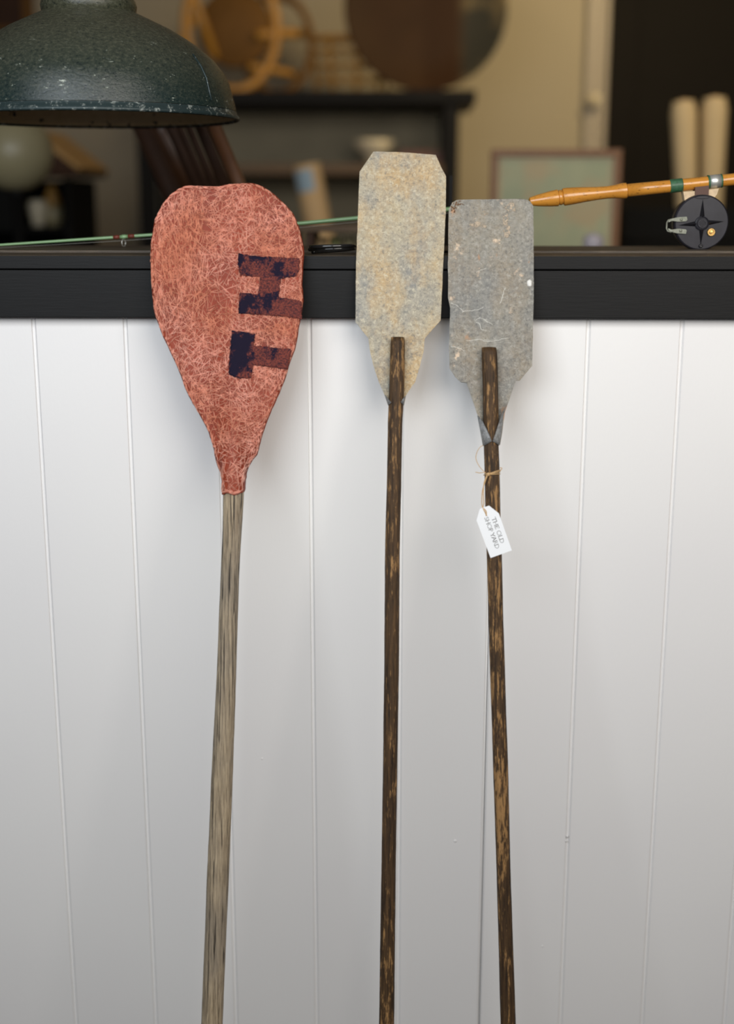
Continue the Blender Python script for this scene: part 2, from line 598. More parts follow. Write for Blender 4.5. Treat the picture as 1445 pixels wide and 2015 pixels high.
def edge_dist(u, v, out):
    best = 1e9
    n = len(out)
    for i in range(n):
        ax, ay = out[i]
        bx, by = out[(i + 1) % n]
        dx, dy = bx - ax, by - ay
        L = dx * dx + dy * dy
        t = 0 if L == 0 else max(0, min(1, ((u - ax) * dx + (v - ay) * dy) / L))
        d = (u - ax - t * dx) ** 2 + (v - ay - t * dy) ** 2
        if d < best:
            best = d
    return math.sqrt(best)


def inside(u, v, out):
    c = False
    n = len(out)
    for i in range(n):
        ax, ay = out[i]
        bx, by = out[(i + 1) % n]
        if (ay > v) != (by > v) and u < (bx - ax) * (v - ay) / (by - ay) + ax:
            c = not c
    return c


def plate(out, step, front, back):
    """a plate with the outline 'out' (u, v); front(u,v,d), back(u,v,d) give its two faces"""
    out = [(p[0], p[1]) for p in out]
    n = len(out)
    pts = [Vector(p) for p in out]
    u0, u1 = min(p[0] for p in out), max(p[0] for p in out)
    v0, v1 = min(p[1] for p in out), max(p[1] for p in out)
    j = 0
    v = v0
    while v < v1:
        u = u0 + (step / 2 if j % 2 else 0)
        while u < u1:
            if inside(u, v, out) and edge_dist(u, v, out) > step * 0.45:
                pts.append(Vector((u, v)))
            u += step
        v += step * 0.87
        j += 1
    vs, es, fs, *_ = delaunay_2d_cdt(pts, [(i, (i + 1) % n) for i in range(n)], [], 1, 1e-7)
    V = []
    D = [edge_dist(p.x, p.y, out) for p in vs]
    for p, d in zip(vs, D):
        V.append(Vector((p.x, p.y, front(p.x, p.y, d))))
    m = len(V)
    for p, d in zip(vs, D):
        V.append(Vector((p.x, p.y, back(p.x, p.y, d))))
    Fc, cnt = [], {}
    for f in fs:
        f = list(f)
        a, b, c = vs[f[0]], vs[f[1]], vs[f[2]]
        if (b.x - a.x) * (c.y - a.y) - (b.y - a.y) * (c.x - a.x) < 0:
            f.reverse()
        Fc.append(tuple(f))
        Fc.append(tuple(i + m for i in reversed(f)))
        for i in range(len(f)):
            e = (f[i], f[(i + 1) % len(f)])
            cnt[e] = 1
    for (a, b) in list(cnt):
        if (b, a) not in cnt:
            Fc.append((b, a, a + m, b + m))
    return V, Fc


# ================================================================== THE SETTING
# planked wall below the ledge: every plank a part
ZB = at(722, 624, 0.0).z                   # where the white planks meet the black board
ZTOP = at(722, 504, -0.022).z              # top of the ledge at its front edge
wall = thing('wall_front', (0, 0, 0), kind='structure')
gx = [at(px, 1320, 0).x for px in (0,)]
pitch_p = 0.12
g_px = at(609, 625, 0).x                   # groove right of the orange blade
edges = [g_px + (k - 8) * pitch_p for k in range(0, 19)]
gap_x = min(edges, key=lambda e: abs(e - at(942, 2015, 0).x))
for i in range(len(edges) - 1):
    xa, xb = edges[i], edges[i + 1]
    crack = abs(xb - gap_x) < 1e-6
    sec = [(xa + 0.0012, 0.018), (xa + 0.0012, 0.0030), (xa + 0.0030, 0.0004), (xa + 0.0036, 0.0), (xb - 0.0034, 0.0),
           (xb - 0.0029, 0.0003), (xb - 0.0022, 0.0032), (xb + (0.0004 if crack else 0.0012), 0.0034), (xb + (0.0004 if crack else 0.0012), 0.018)]
    nz = 16
    V, Fc = [], []
    for k in range(nz + 1):
        z = 0.0 + (ZB + 0.02) * k / nz
        for s, (x, y) in enumerate(sec):
            wob = 0.0004 * mnoise.noise(Vector((x * 9, z * 3, 1.3 * i)))
            ox = 0.0
            if crack and s >= 7:
                ox = -0.0008 * max(0, 1 - z / 0.75)
            V.append(Vector((x + ox, y + (wob if 1 <= s <= 7 else 0), z)))
    ns = len(sec)
    for k in range(nz):
        for s in range(ns):
            s2 = (s + 1) % ns
            Fc.append((k * ns + s, k * ns + s2, (k + 1) * ns + s2, (k + 1) * ns + s))
    Fc.append(tuple(range(ns))[::-1])
    Fc.append(tuple(range(nz * ns, (nz + 1) * ns)))
    part('plank', V, Fc, 'white_paint', wall)
a, b = edges[0], edges[-1]
V, Fc = box((a, 0.0182, 0), (b, 0.05, ZB + 0.02))
part('backing_board', V, Fc, 'dark_seam', wall)
for px, py, r in ((516, 1493, 0.0016), (896, 1655, 0.0030), (1068, 1862, 0.0018), (1117, 1646, 0.0022), (1115, 1655, 0.0015), (526, 700, 0.001)):
    c = at(px, py, 0)
    V, Fc = lathe([(0.0, 0.0009), (r * 0.6, 0.0006), (r, -0.0004)], (c.x, 0, c.z), 12, 'Y')
    part('paint_blob', V, Fc, 'white_paint', wall, smooth=True)

XL, XR = -1.15, 1.30
# black boards and the ledge
zs = at(722, 530, -0.018).z
V, Fc = box((XL, -0.018, ZB), (XR, 0.05, zs - 0.0012), 0.0012)
o = part('trim_1', V, Fc, 'black_paint', None)
o['kind'] = 'structure'
V, Fc = box((XL, -0.022, zs), (XR, 0.05, ZTOP), 0.0012)
o = part('trim_2', V, Fc, 'black_paint', None)
o['kind'] = 'structure'
YB = 0.275
zl = ZTOP + 0.0004
V, Fc = box((XL, -0.021, ZTOP - 0.004), (XR, 0.075, zl), 0.0008)
o = part('trim_3', V, Fc, 'ledge_wood', None)
o['kind'] = 'structure'
zl2 = zl + 0.003
V, Fc = box((XL, 0.078, ZTOP - 0.02), (XR, YB, zl2), 0.0008)
o = part('trim_4', V, Fc, 'ledge_wood', None)
o['kind'] = 'structure'
V, Fc = box((XL, 0.052, 0.0), (XR, YB - 0.02, ZTOP - 0.021))
o = part('wall_ledge', V, Fc, 'side_paint', None)
o['kind'] = 'structure'

# room
YW = 3.6
for nm, a, b, m in (('floor', (-3.2, -2.6, -0.05), (3.2, YW + 0.1, 0.0), 'floor_boards'),
                    ('wall_back', (-3.2, YW, 0.0), (3.2, YW + 0.1, 2.7), 'beige_wall'),
                    ('ceiling', (-3.2, -0.25, 2.6), (3.2, YW + 0.1, 2.7), 'ceiling_paint'),
                    ('wall_left', (-3.2, 0.05, 0.0), (-3.1, YW, 2.6), 'side_paint'),
                    ('wall_right', (3.1, 0.05, 0.0), (3.2, YW, 2.6), 'side_paint')):
    V, Fc = box(a, b)
    o = part(nm, V, Fc, m)
    o['kind'] = 'structure'

# dark door with its pale frame
dx0 = at(1197, 100, YW - 0.06).x
door = thing('door_1', (dx0 + 0.5, YW - 0.03, 0), kind='structure')
V, Fc = box((dx0, YW - 0.035, 0), (dx0 + 1.2, YW - 0.001, 2.3), 0.004)
part('door_leaf', V, Fc, 'dark_door', door)
for k in range(2):
    for j in range(2):
        xx = dx0 + 0.12 + 0.54 * k
        V, Fc = box((xx, YW - 0.042, 0.2 + 1.02 * j), (xx + 0.42, YW - 0.034, 1.1 + 1.02 * j), 0.003)
        part('panel', V, Fc, 'dark_door', door)
fx = at(1160, 100, YW - 0.07).x
V, Fc = box((fx, YW - 0.055, 0), (fx + (dx0 - fx) * 0.55, YW - 0.001, 2.33), 0.004)
part('frame', V, Fc, 'pale_frame', door)
V, Fc = box((fx + (dx0 - fx) * 0.62, YW - 0.075, 0), (dx0, YW - 0.001, 2.33), 0.006)
part('frame', V, Fc, 'pale_frame', door)
c = at(1168, 198, YW - 0.075)
V, Fc = lathe([(0.012, 0.0), (0.010, 0.02), (0.020, 0.028), (0.024, 0.042), (0.018, 0.055), (0.0, 0.06)], (c.x, YW - 0.056, c.z), 20, 'Y')
part('door_knob', V, Fc, 'cream_ceramic', door, smooth=True)

# ================================================================== THE THREE PADDLES
def lean_root(px_top, py_top, px_bot, off, label, cat, group, foot_y):
    """frame of a leaning paddle: x to the right, y up along the paddle, z towards the viewer"""
    top = Vector((0, -0.022 + off, ZTOP + 0.0004))
    bot = Vector((0, foot_y, 0.0))
    ey = (top - bot).normalized()
    ex = Vector((1, 0, 0))
    ez = ex.cross(ey)
    R = Matrix((ex, ey, ez)).transposed()
    p = at_plane(px_bot, 2015, bot, ez)
    root = thing('paddle', (p.x, bot.y, bot.z), label, cat, group, rot=R)
    mw = WM[root.name]
    inv = mw.inverted()

    def loc(px, py, w=0.0):
        q = at_plane(px, py, bot + ez * w, ez)
        return inv @ q
    return root, loc


def shaft(root, loc, rows, w, mat, vtop=None, depth_r=1.0, seed=0, label=None):
    """rows: (py, px_left, px_right); goes on straight down to the floor"""
    tab = []
    for py, xl, xr in rows:
        a, b = loc(xl, py, w), loc(xr, py, w)
        tab.append((a.y, (a.x + b.x) / 2, (b.x - a.x) / 2))
    tab.sort()
    v0, v1 = 0.012, tab[-1][0]
    n = 150
    seg = 20
    V, Fc = [], []
    base_r = tab[0][2]
    for i in range(n + 1):
        v = v0 + (v1 - v0) * i / n
        u, r = interp(tab, v)
        if v < tab[0][0]:
            r = base_r
        for k in range(seg):
            a = 2 * math.pi * k / seg
            rr = r * (1 + 0.035 * mnoise.noise(Vector((math.cos(a) * 1.2, math.sin(a) * 1.2 + seed, v * 14))) +
                      0.02 * mnoise.noise(Vector((math.cos(a) * 3, math.sin(a) * 3 + seed, v * 60))))
            if i == n or i == 0:
                rr *= 0.93
            V.append(Vector((u + rr * math.cos(a), v, w + depth_r * rr * math.sin(a))))
        if i:
            p, q = (i - 1) * seg, i * seg
            for k in range(seg):
                k2 = (k + 1) % seg
                Fc.append((p + k, q + k, q + k2, p + k2))
    Fc.append(tuple(range(seg)))
    Fc.append(tuple(range(n * seg, (n + 1) * seg))[::-1])
    # flip so that normals point outwards
    return part('shaft', V, Fc, mat, root, smooth=True, world=False, label=label), tab


# ---------------------------------------------------------------- orange paddle
root1, loc1 = lean_root(450, 500, 416, -0.012, 'tall wooden paddle with an orange fibreglass blade stencilled in navy, leftmost of three', 'paddle', None, -0.315)
W1 = 0.006
rows1 = [(940, 438, 482), (975, 439.5, 480), (1044, 438, 476), (1129, 434.5, 471), (1213, 431, 468), (1300, 428, 466), (1500, 417.5, 459.5), (1660, 410, 453), (1811, 404, 447), (2015, 396.5, 438.5)]
sh1, tab1 = shaft(root1, loc1, rows1, W1, 'driftwood', seed=3, label='weathered grey wood shaft with dark cracks')
O1 = [(357.6, 369.4), (371.8, 366), (400, 366.5), (426, 368), (449.4, 363.5), (480, 361.6), (503.5, 362.8), (529.4, 375.3), (555, 396.5), (576.5, 420), (588, 446), (596.5, 479),
      (598.5, 503), (596.5, 528), (595, 556), (597, 580), (596.5, 599), (590.6, 634), (583, 680), (572, 711), (563.5, 740), (546, 784), (532.5, 813), (518, 853), (512.6, 872),
      (506, 895), (498, 905), (488, 924), (484.5, 944), (482, 966), (475, 971), (464, 974.5), (451, 970), (441, 973.5), (436.5, 966), (438.5, 944), (431, 926), (423, 901), (419.6, 878),
      (415, 864), (408.5, 846), (388.6, 808), (377.5, 790), (366.4, 768), (353, 731), (339, 700), (322, 664), (310.6, 634), (303.5, 610), (299, 570), (297.6, 540), (297, 493),
      (303.5, 441), (310.6, 422), (322.4, 399), (338, 382)]
rnd = random.Random(4)
out1 = [loc1(x, y) for x, y in O1]
out1 = catmull([Vector((p.x, p.y)) for p in out1], 4)
out1 = [Vector((p.x + 0.0006 * mnoise.noise(Vector((p.x * 220, p.y * 220, 0))), p.y + 0.0006 * mnoise.noise(Vector((p.x * 220, p.y * 220, 9))))) for p in out1]
nkv = loc1(460, 972).y
ptop = loc1(460, 362).y
L1 = ptop - nkv


def blade_front(u, v, d):
    t = (v - nkv) / L1                      # 0 at the neck, 1 at the tip
    uc = interp(tab1, min(v, nkv + 0.02))[0]
    if t > 0.1:
        uc = uc - 0.002 + 0.004 * math.sin(t * 3)
    half = 0.0138
    ridge = max(0.0, 1 - t / 0.62) ** 1.3
    du = (u - uc)
    rw = 0.0125 + 0.02 * max(0, t)
    w = 0.0045 + 0.0165 * ridge * math.exp(-(du / rw) ** 2)
    w += 0.0035 * math.exp(-((du + 0.062) / 0.018) ** 2) * math.exp(-((t - 0.72) / 0.22) ** 2)
    w -= 0.0040 * math.exp(-((du + 0.036) / 0.014) ** 2) * math.exp(-((t - 0.62) / 0.32) ** 2)
    w += 0.0030 * math.exp(-((du - 0.012 - 0.02 * (t - 0.8)) / 0.008) ** 2) * math.exp(-((t - 0.78) / 0.30) ** 2)
    w += 0.0012 * mnoise.noise(Vector((u * 25, v * 25, 0.3)))
    re = 0.003 if t > 0.15 else 0.011
    k = min(1.0, d / re)
    q_ = math.sqrt(max(0, 1 - (1 - k) ** 2))
    w = -0.001 + (w + 0.001) * (q_ if t < 0.15 else 0.5 + 0.5 * q_)
    if t < 0.12:                            # the moulded neck wraps the round shaft
        rs_ = interp(tab1, min(v, nkv + 0.02))[1] + 0.0021
        if abs(du) < rs_:
            w = max(w, W1 + math.sqrt(rs_ * rs_ - du * du) * (1 - max(0, t - 0.05) / 0.07 * 0.25))
    return w


def blade_back(u, v, d):
    t = (v - nkv) / L1
    k = min(1.0, d / 0.006)
    thick = 0.0045 + 0.011 * max(0, 1 - t / 0.3)
    return -0.0012 - (0.0 if t > 0.45 else thick * k * max(0, 1 - t / 0.45))


V, Fc = plate(out1, 0.0035, blade_front, blade_back)
bl1 = part('blade', V, Fc, 'orange_resin', root1, auto=50, world=False, label='orange fibreglass blade with a dip in its top edge')

# chopped glass strands lying in the resin
o2 = [(p.x, p.y) for p in out1]
umin, umax = min(p[0] for p in o2), max(p[0] for p in o2)
vmin, vmax = min(p[1] for p in o2), max(p[1] for p in o2)
V, Fc = [], []
cnt = 0
rs = random.Random(11)
ucx = (umin + umax) / 2
while cnt < 5900:
    rimmed = cnt >= 5000                    # the last ones lie along the edge
    if rimmed:
        ie = rs.randrange(len(o2))
        (eax, eay), (ebx, eby) = o2[ie], o2[(ie + 1) % len(o2)]
        eang = math.atan2(eby - eay, ebx - eax)
        sgn = 1 if inside(eax - 0.001 * math.sin(eang), eay + 0.001 * math.cos(eang), o2) else -1
        ins = rs.uniform(0.0005, 0.003) * sgn
        u, v = eax - ins * math.sin(eang), eay + ins * math.cos(eang)
    else:
        u, v = rs.uniform(umin, umax), rs.uniform(vmin, vmax)
    if not inside(u, v, o2):
        continue
    t = (v - nkv) / L1
    den = 1.0 - 0.45 * math.exp(-((u - ucx + 0.002) / 0.022) ** 2) * (1 if t < 0.75 else 0.2)
    den *= 0.78 + 0.5 * mnoise.noise(Vector((u * 40, v * 30, 2)))
    if rs.random() > den and not rimmed:
        continue
    ang = rs.uniform(0, math.pi)
    left = (u - umin) / (umax - umin)
    if left < 0.35 and t > 0.55 and rs.random() < 0.55:
        ang = math.pi / 2 + rs.gauss(0, 0.3) + 0.1
    if rimmed:
        ang = eang + rs.gauss(0.12 * sgn, 0.22)
    ln = rs.uniform(0.007, 0.018) if rs.random() < 0.86 else rs.uniform(0.018, 0.042)
    if rimmed:
        ln = rs.uniform(0.004, 0.009)
    wd = rs.uniform(0.00030, 0.00058)
    curv = rs.uniform(-30, 30) if ln < 0.02 else rs.uniform(-6, 6)
    ns = 3
    ok = True
    row = []
    a = ang
    p = Vector((u, v))
    for s in range(ns + 1):
        d = edge_dist(p.x, p.y, o2) if s in (0, ns) else 1
        if not inside(p.x, p.y, o2) or d < 0.0003:
            ok = False
            break
        row.append((p.copy(), a))
        st = ln / ns
        p = p + Vector((math.cos(a), math.sin(a))) * st
        a += curv * st
    if not ok:
        continue
    lift = rs.uniform(0.0005, 0.0011)
    b = len(V)
    for s, (q, aa) in enumerate(row):
        nx, ny = -math.sin(aa), math.cos(aa)
        ww = wd * (0.35 if s in (0, ns) else 1.0)
        dd = edge_dist(q.x, q.y, o2)
        h = blade_front(q.x, q.y, dd) + lift
        for side, up in ((-1, -0.0004), (0, 0.00035), (1, -0.0004)):
            V.append(Vector((q.x + nx * ww * side, q.y + ny * ww * side, h + up)))
    for s in range(ns):
        for m_ in range(2):
            i0 = b + s * 3 + m_
            Fc.append((i0, i0 + 3, i0 + 4, i0 + 1))
    cnt += 1
part('glass_strands', V, Fc, 'pale_fibre', bl1, world=False, label='pale pink chopped glass fibres', kind='stuff')

# navy stencil lettering, turned on its side
HH = [(470, 499), (490, 503), (540, 506), (590, 508), (589, 530), (583, 544), (552, 548), (549, 585), (583, 590), (594, 594), (594, 628), (560, 623), (520, 620), (470, 617), (472, 576), (508, 579), (512, 545), (474, 543), (468, 520)]
TT = [(457, 651), (480, 653), (502, 658), (500, 680), (540, 684), (571, 686), (574, 690), (566, 728), (530, 722), (499, 719), (494, 745), (470, 745), (451, 738), (453, 700)]
for L, nm in ((HH, 'letter H'), (TT, 'letter T')):
    P = []
    n = len(L)
    for i in range(n):
        a = Vector(L[i])
        b = Vector(L[(i + 1) % n])
        m = max(2, int((b - a).length / 4))
        for j in range(m):
            q = a.lerp(b, j / m)
            q += Vector((mnoise.noise(Vector((q.x * .3, q.y * .3, 4))), mnoise.noise(Vector((q.x * .3, q.y * .3, 8))))) * 2.2
            P.append(q)
    P.reverse()
    lo = [loc1(q.x, q.y, 0.006) for q in P]
    lo = [(p.x, p.y) for p in lo]
    V, Fc = plate(lo, 0.0025, lambda u, v, d: blade_front(u, v, edge_dist(u, v, o2)) + 0.0019, lambda u, v, d: blade_front(u, v, edge_dist(u, v, o2)) - 0.0003)
    uc = loc1(505, 600).x
    # the paint carries its own origin so that its wear pattern starts at the letters' centre
    V = [Vector((p.x - uc, p.y - loc1(505, 600).y, p.z)) for p in V]
    o = part('painted_letter', V, Fc, 'navy_paint', bl1, world=False, smooth=True, label='worn navy stencilled ' + nm + ' on its side')
    o.location = (uc, loc1(505, 600).y, 0)

# ---------------------------------------------------------------- steel bladed paddles
def steel_blade(root, loc, O, mat, undul, seed):
    P = [loc(x, y, 0.0005) for x, y in O]
    P = [Vector((p.x, p.y)) for p in P]
    Q = []
    n = len(P)
    for i in range(n):
        a, b = P[i], P[(i + 1) % n]
        m = max(1, int((b - a).length / 0.006))
        for j in range(m):
            q = a.lerp(b, j / m)
            Q.append(Vector((q.x + 0.0005 * mnoise.noise(Vector((q.x * 90, q.y * 90, seed))), q.y + 0.0004 * mnoise.noise(Vector((q.x * 90, q.y * 90, seed + 5))))))
    if sum(Q[i].x * Q[(i + 1) % len(Q)].y - Q[(i + 1) % len(Q)].x * Q[i].y for i in range(len(Q))) < 0:
        Q.reverse()
    return [(q.x, q.y) for q in Q]


def strip(root, loc, pts, w, wid, mat, name, parent, h=0.0006):
    """a thin raised line along photo points on the blade"""
    P = [loc(x, y, 0.0) for x, y in pts]
    P = catmull([Vector((p.x, p.y, 0)) for p in P], 5, closed=False)
    if mat == 'crease_metal':
        P = [p + Vector((mnoise.noise(p * 900), mnoise.noise(p * 900 + Vector((5, 5, 5))), 0)) * 0.0011 for p in P]
    V, Fc = [], []
    for i, p in enumerate(P):
        t = (P[min(i + 1, len(P) - 1)] - P[max(0, i - 1)]).normalized()
        nx, ny = -t.y, t.x
        ww = wid * (0.3 if i in (0, len(P) - 1) else 1.0 + 0.5 * mnoise.noise(p * 400))
        zz = w(p.x, p.y) if callable(w) else w
        for s, up in ((-1, -0.0006), (0, h), (1, -0.0006)):
            V.append(Vector((p.x + nx * ww * s, p.y + ny * ww * s, zz + up)))
        if i:
            b = (i - 1) * 3
            Fc += [(b, b + 3, b + 4, b + 1), (b + 1, b + 4, b + 5, b + 2)]
    return part(name, V, Fc, mat, parent, smooth=True, world=False)


def flap(root, P, mat, parent, label=None):
    """curved sheet given by rows of (u, v, w)"""
    nr, nc = len(P), len(P[0])
    V = [Vector(q) for r in P for q in r]
    m = len(V)
    V += [q + Vector((0, 0, -0.0009)) for q in V]
    Fc = []
    for i in range(nr - 1):
        for j in range(nc - 1):
            a = i * nc + j
            f = (a, a + 1, a + nc + 1, a + nc)
            Fc.append(f)
            Fc.append(tuple(k + m for k in reversed(f)))
    for i in range(nr - 1):
        for c_ in (0, nc - 1):
            a, b = i * nc + c_, (i + 1) * nc + c_
            Fc.append((a, b, b + m, a + m))
    for r_ in (0, nr - 1):
        for j in range(nc - 1):
            a = r_ * nc + j
            Fc.append((a, a + 1, a + 1 + m, a + m))
    return part('folded_flap', V, Fc, mat, parent, smooth=True, world=False, label=label)


# middle paddle
root2, loc2 = lean_root(785, 500, 762, -0.0012, 'dark wooden paddle with tan galvanised steel blade, tallest and middle one', 'paddle', None, -0.300)
R2 = 0.0092
rows2 = [(664, 769, 797), (700, 768, 797), (750, 766.5, 796.5), (790, 765, 794.5), (830, 763.5, 792.5), (900, 762.5, 791), (1000, 760, 789), (1100, 757.5, 787), (1300, 756.5, 785.5), (1500, 754, 782.5), (1700, 751, 779.5), (2015, 746, 776)]
sh2, tab2 = shaft(root2, loc2, rows2, 0.002 + R2, 'dark_handle', seed=9, depth_r=0.95, label='dark brown worn wood shaft')
O2 = [(735, 299), (742, 298.5), (790, 300), (858, 305.5), (869, 331), (878, 347), (877.5, 414), (872.5, 521), (867, 631), (836, 666), (834, 690), (826, 722), (817, 752), (799, 778), (795, 797),
      (764, 797), (757, 778), (746, 752), (735, 719), (728, 690), (725, 666), (700, 634), (701, 521), (705, 414), (708, 339), (722, 318)]
q2 = steel_blade(root2, loc2, O2, 'tan_zinc', 1, 1.0)
v_fold2 = loc2(780, 666).y


def f2(u, v, d=0):
    return 0.0016 + 0.0007 * mnoise.noise(Vector((u * 22, v * 14, 5))) + (0.0004 if v > v_fold2 else 0.0)


V, Fc = plate(q2, 0.0055, f2, lambda u, v, d: f2(u, v) - 0.0016)
bl2 = part('blade', V, Fc, 'tan_zinc', root2, auto=40, world=False, label='tan mottled galvanised steel blade with clipped corners')
strip(root2, loc2, [(726, 666), (750, 667), (768, 667.5)], lambda u, v: f2(u, v), 0.0004, 'dark_seam', 'fold_line', bl2, 0.0003)
strip(root2, loc2, [(799, 667.5), (815, 668), (835, 667)], lambda u, v: f2(u, v), 0.0004, 'dark_seam', 'fold_line', bl2, 0.0003)


def cone_flap(loc, tab, wc, poly_out, poly_in, seed):
    """flap folded forward around the shaft: outer edge and inner edge as photo polylines of equal length"""
    rows = []
    for (xo, yo), (xi, yi) in zip(poly_out, poly_in):
        row = []
        for j in range(9):
            s = j / 8
            px, py = xo + (xi - xo) * s, yo + (yi - yo) * s
            p = loc(px, py, wc)
            uc, r = interp(tab, p.y)
            ro = abs(loc(xo, yo, wc).x - uc)
            ru = max(ro, r) + 0.0006
            du = min(abs(p.x - uc), ru * 0.999)
            w = wc + (r + 0.0016) * math.sqrt(max(0.0, 1 - (du / ru) ** 2)) ** 1.0
            w = max(0.002, w - (0.0 if s > 0.02 else wc * 0.6))
            row.append((p.x, p.y, w))
        rows.append(row)
    return rows


wc2 = 0.002 + R2
flap(root2, cone_flap(loc2, tab2, wc2, [(757, 776), (760, 786), (764.0, 798)], [(759, 778), (766, 788), (771.0, 793)], 1), 'clean_zinc', bl2, label='pale folded steel tab')
flap(root2, cone_flap(loc2, tab2, wc2, [(799, 777), (797, 787), (794.5, 798)], [(798, 779), (792, 787), (789, 792)], 2), 'clean_zinc', bl2, label='pale folded steel tab')

# right paddle
root3, loc3 = lean_root(967, 500, 1002, -0.0012, 'dark wooden paddle with grey galvanised steel blade, rightmost and holding the paper tag', 'paddle', None, -0.300)
R3 = 0.0094
rows3 = [(684, 947.5, 978), (700, 948, 979), (760, 950, 980.5), (820, 951, 981.5), (880, 952.5, 982), (930, 954, 983.5), (1000, 955.5, 985), (1090, 958, 988), (1200, 961, 990.5), (1350, 965.5, 995), (1500, 970.5, 1000), (1700, 977, 1005), (1850, 981, 1010), (2015, 985.5, 1015.5)]
sh3, tab3 = shaft(root3, loc3, rows3, 0.002 + R3, 'dark_handle_amber', seed=17, depth_r=0.95, label='dark wood shaft with amber worn patches')
O3 = [(890, 399), (899.5, 393.7), (915, 393), (970, 392.5), (1023, 391.6), (1036, 393), (1044, 397.5), (1049.5, 405.5), (1050.3, 449), (1050.5, 580), (1048.4, 686), (1047.6, 720), (1023, 749), (1015, 749.5),
      (1010, 764), (1002, 788), (993.5, 812), (989, 843), (983.5, 876), (951, 878), (944, 838), (940, 817), (932, 794), (918, 753), (907, 752), (896, 742), (885, 725), (883.7, 686), (885.5, 633), (886.5, 606),
      (882.4, 586), (881.8, 540), (882.2, 475), (883.5, 412)]
q3 = steel_blade(root3, loc3, O3, 'grey_zinc', 1, 7.0)
v_s3 = loc3(967, 752).y
v_e3 = loc3(967, 878).y


def f3(u, v, d=0):
    w = 0.0016 + 0.0009 * mnoise.noise(Vector((u * 20, v * 12, 15)))
    if v < v_s3:                       # the sheet closes to a cone round the shaft: its sides come forward
        t = (v_s3 - v) / (v_s3 - v_e3)
        uc, r = interp(tab3, v)
        w += t * 0.006 * min(1.0, abs(u - uc) / r)
    return w


V, Fc = plate(q3, 0.0055, f3, lambda u, v, d: f3(u, v) - 0.0016)
bl3 = part('blade', V, Fc, 'grey_zinc', root3, auto=40, world=False, label='grey galvanised steel blade with pale scabs and creases')
for pts in ([(887, 597), (897, 600), (904, 605), (911, 612), (917, 611)], [(909, 614), (920, 612), (932, 611), (943, 609), (952, 604)], [(936, 632), (940, 627), (950, 627), (957, 632), (970, 639)],
            [(937, 634), (944, 638), (947, 648), (958, 651)], [(917, 671), (930, 670), (945, 668), (957, 672), (975, 671), (990, 667), (1002, 665)], [(887, 682), (897, 683), (907, 687), (915, 692)],
            [(983, 600), (988, 588), (992, 572), (996, 566)], [(937, 536), (947, 532), (958, 529)]):
    strip(root3, loc3, pts, lambda u, v: f3(u, v), 0.00042, 'crease_metal', 'crease', bl3, 0.0005)
strip(root3, loc3, [(917, 700), (916.5, 725), (917, 750)], lambda u, v: f3(u, v), 0.0004, 'dark_seam', 'cut_line', bl3, 0.0003)
strip(root3, loc3, [(907, 752), (918, 753), (928, 754)], lambda u, v: f3(u, v), 0.0004, 'dark_seam', 'cut_line', bl3, 0.0003)


def scab(loc, cx, cy, rx, ry, mat, name, parent, seed, fn):
    P = []
    for k in range(26):
        a = 2 * math.pi * k / 26
        rr = 1 + 0.55 * mnoise.noise(Vector((math.cos(a) * 1.6, math.sin(a) * 1.6, seed)))
        p = loc(cx + rx * rr * math.cos(a), cy - ry * rr * math.sin(a))
        P.append((p.x, p.y))
    V, Fc = plate(P, 0.0022, lambda u, v, d: fn(u, v) + 0.00025 + 0.0006 * max(-0.3, mnoise.noise(Vector((u * 500, v * 500, seed)))), lambda u, v, d: fn(u, v) - 0.0002)
    return part(name, V, Fc, mat, parent, world=False, smooth=True)


for i, (cx, cy, rx, ry) in enumerate(((1006, 409, 12, 8), (995, 432, 6, 14), (998, 455, 8, 11), (940, 442, 9, 6), (930, 443, 6, 3), (954, 420, 5, 5), (953, 446, 5, 4))):
    scab(loc3, cx, cy, rx, ry, 'pale_crust', 'crust_patch', bl3, i * 3.1, f3)
for i, (cx, cy, rx, ry) in enumerate(((902, 401, 11, 5), (893, 411, 5, 8))):
    scab(loc3, cx, cy, rx, ry, 'rust', 'rust_patch', bl3, 40 + i * 3.1, f3)
scab(loc3, 1042, 557, 6, 5.5, 'white_crust', 'paint_spot', bl3, 77, f3)
wc3 = 0.002 + R3
flap(root3, cone_flap(loc3, tab3, wc3, [(940, 818), (943, 834), (946, 850), (948.5, 864), (951, 878)], [(941, 818), (950, 831), (957, 845), (963, 858), (967, 869)], 3), 'clean_zinc', bl3, label='bluish steel flap folded round the shaft')
flap(root3, cone_flap(loc3, tab3, wc3, [(1000, 790), (992.5, 815), (989.5, 838), (987, 858), (983.5, 877)], [(998, 794), (987, 815), (979, 838), (973.5, 855), (968.5, 869)], 4), 'clean_zinc', bl3, label='grey steel flap folded round the shaft')

# ---------------------------------------------------------------- paper tag on its string
wt = 0.002 + R3 * 2 + 0.0012
TP = [(962.6, 994.8), (982, 1010), (1007.7, 1083), (965.8, 1098), (938, 1023.9), (944.5, 1001.3)]
mw3 = WM[root3.name]
tagr = thing('price_tag', mw3 @ loc3(965.8, 1098, wt), 'small white paper tag lettered in grey, tied with twine to the rightmost paddle', 'tag', rot=mw3.to_3x3())
off = WM[tagr.name].inverted() @ mw3


def T3(px, py, w):
    return off @ loc3(px, py, w)


P = [T3(x, y, wt) for x, y in TP]
P = [(p.x, p.y) for p in P][::-1]
V, Fc = plate(P, 0.006, lambda u, v, d: 0.0003, lambda u, v, d: -0.0001)
card = part('card', V, Fc, 'card', tagr, world=False)

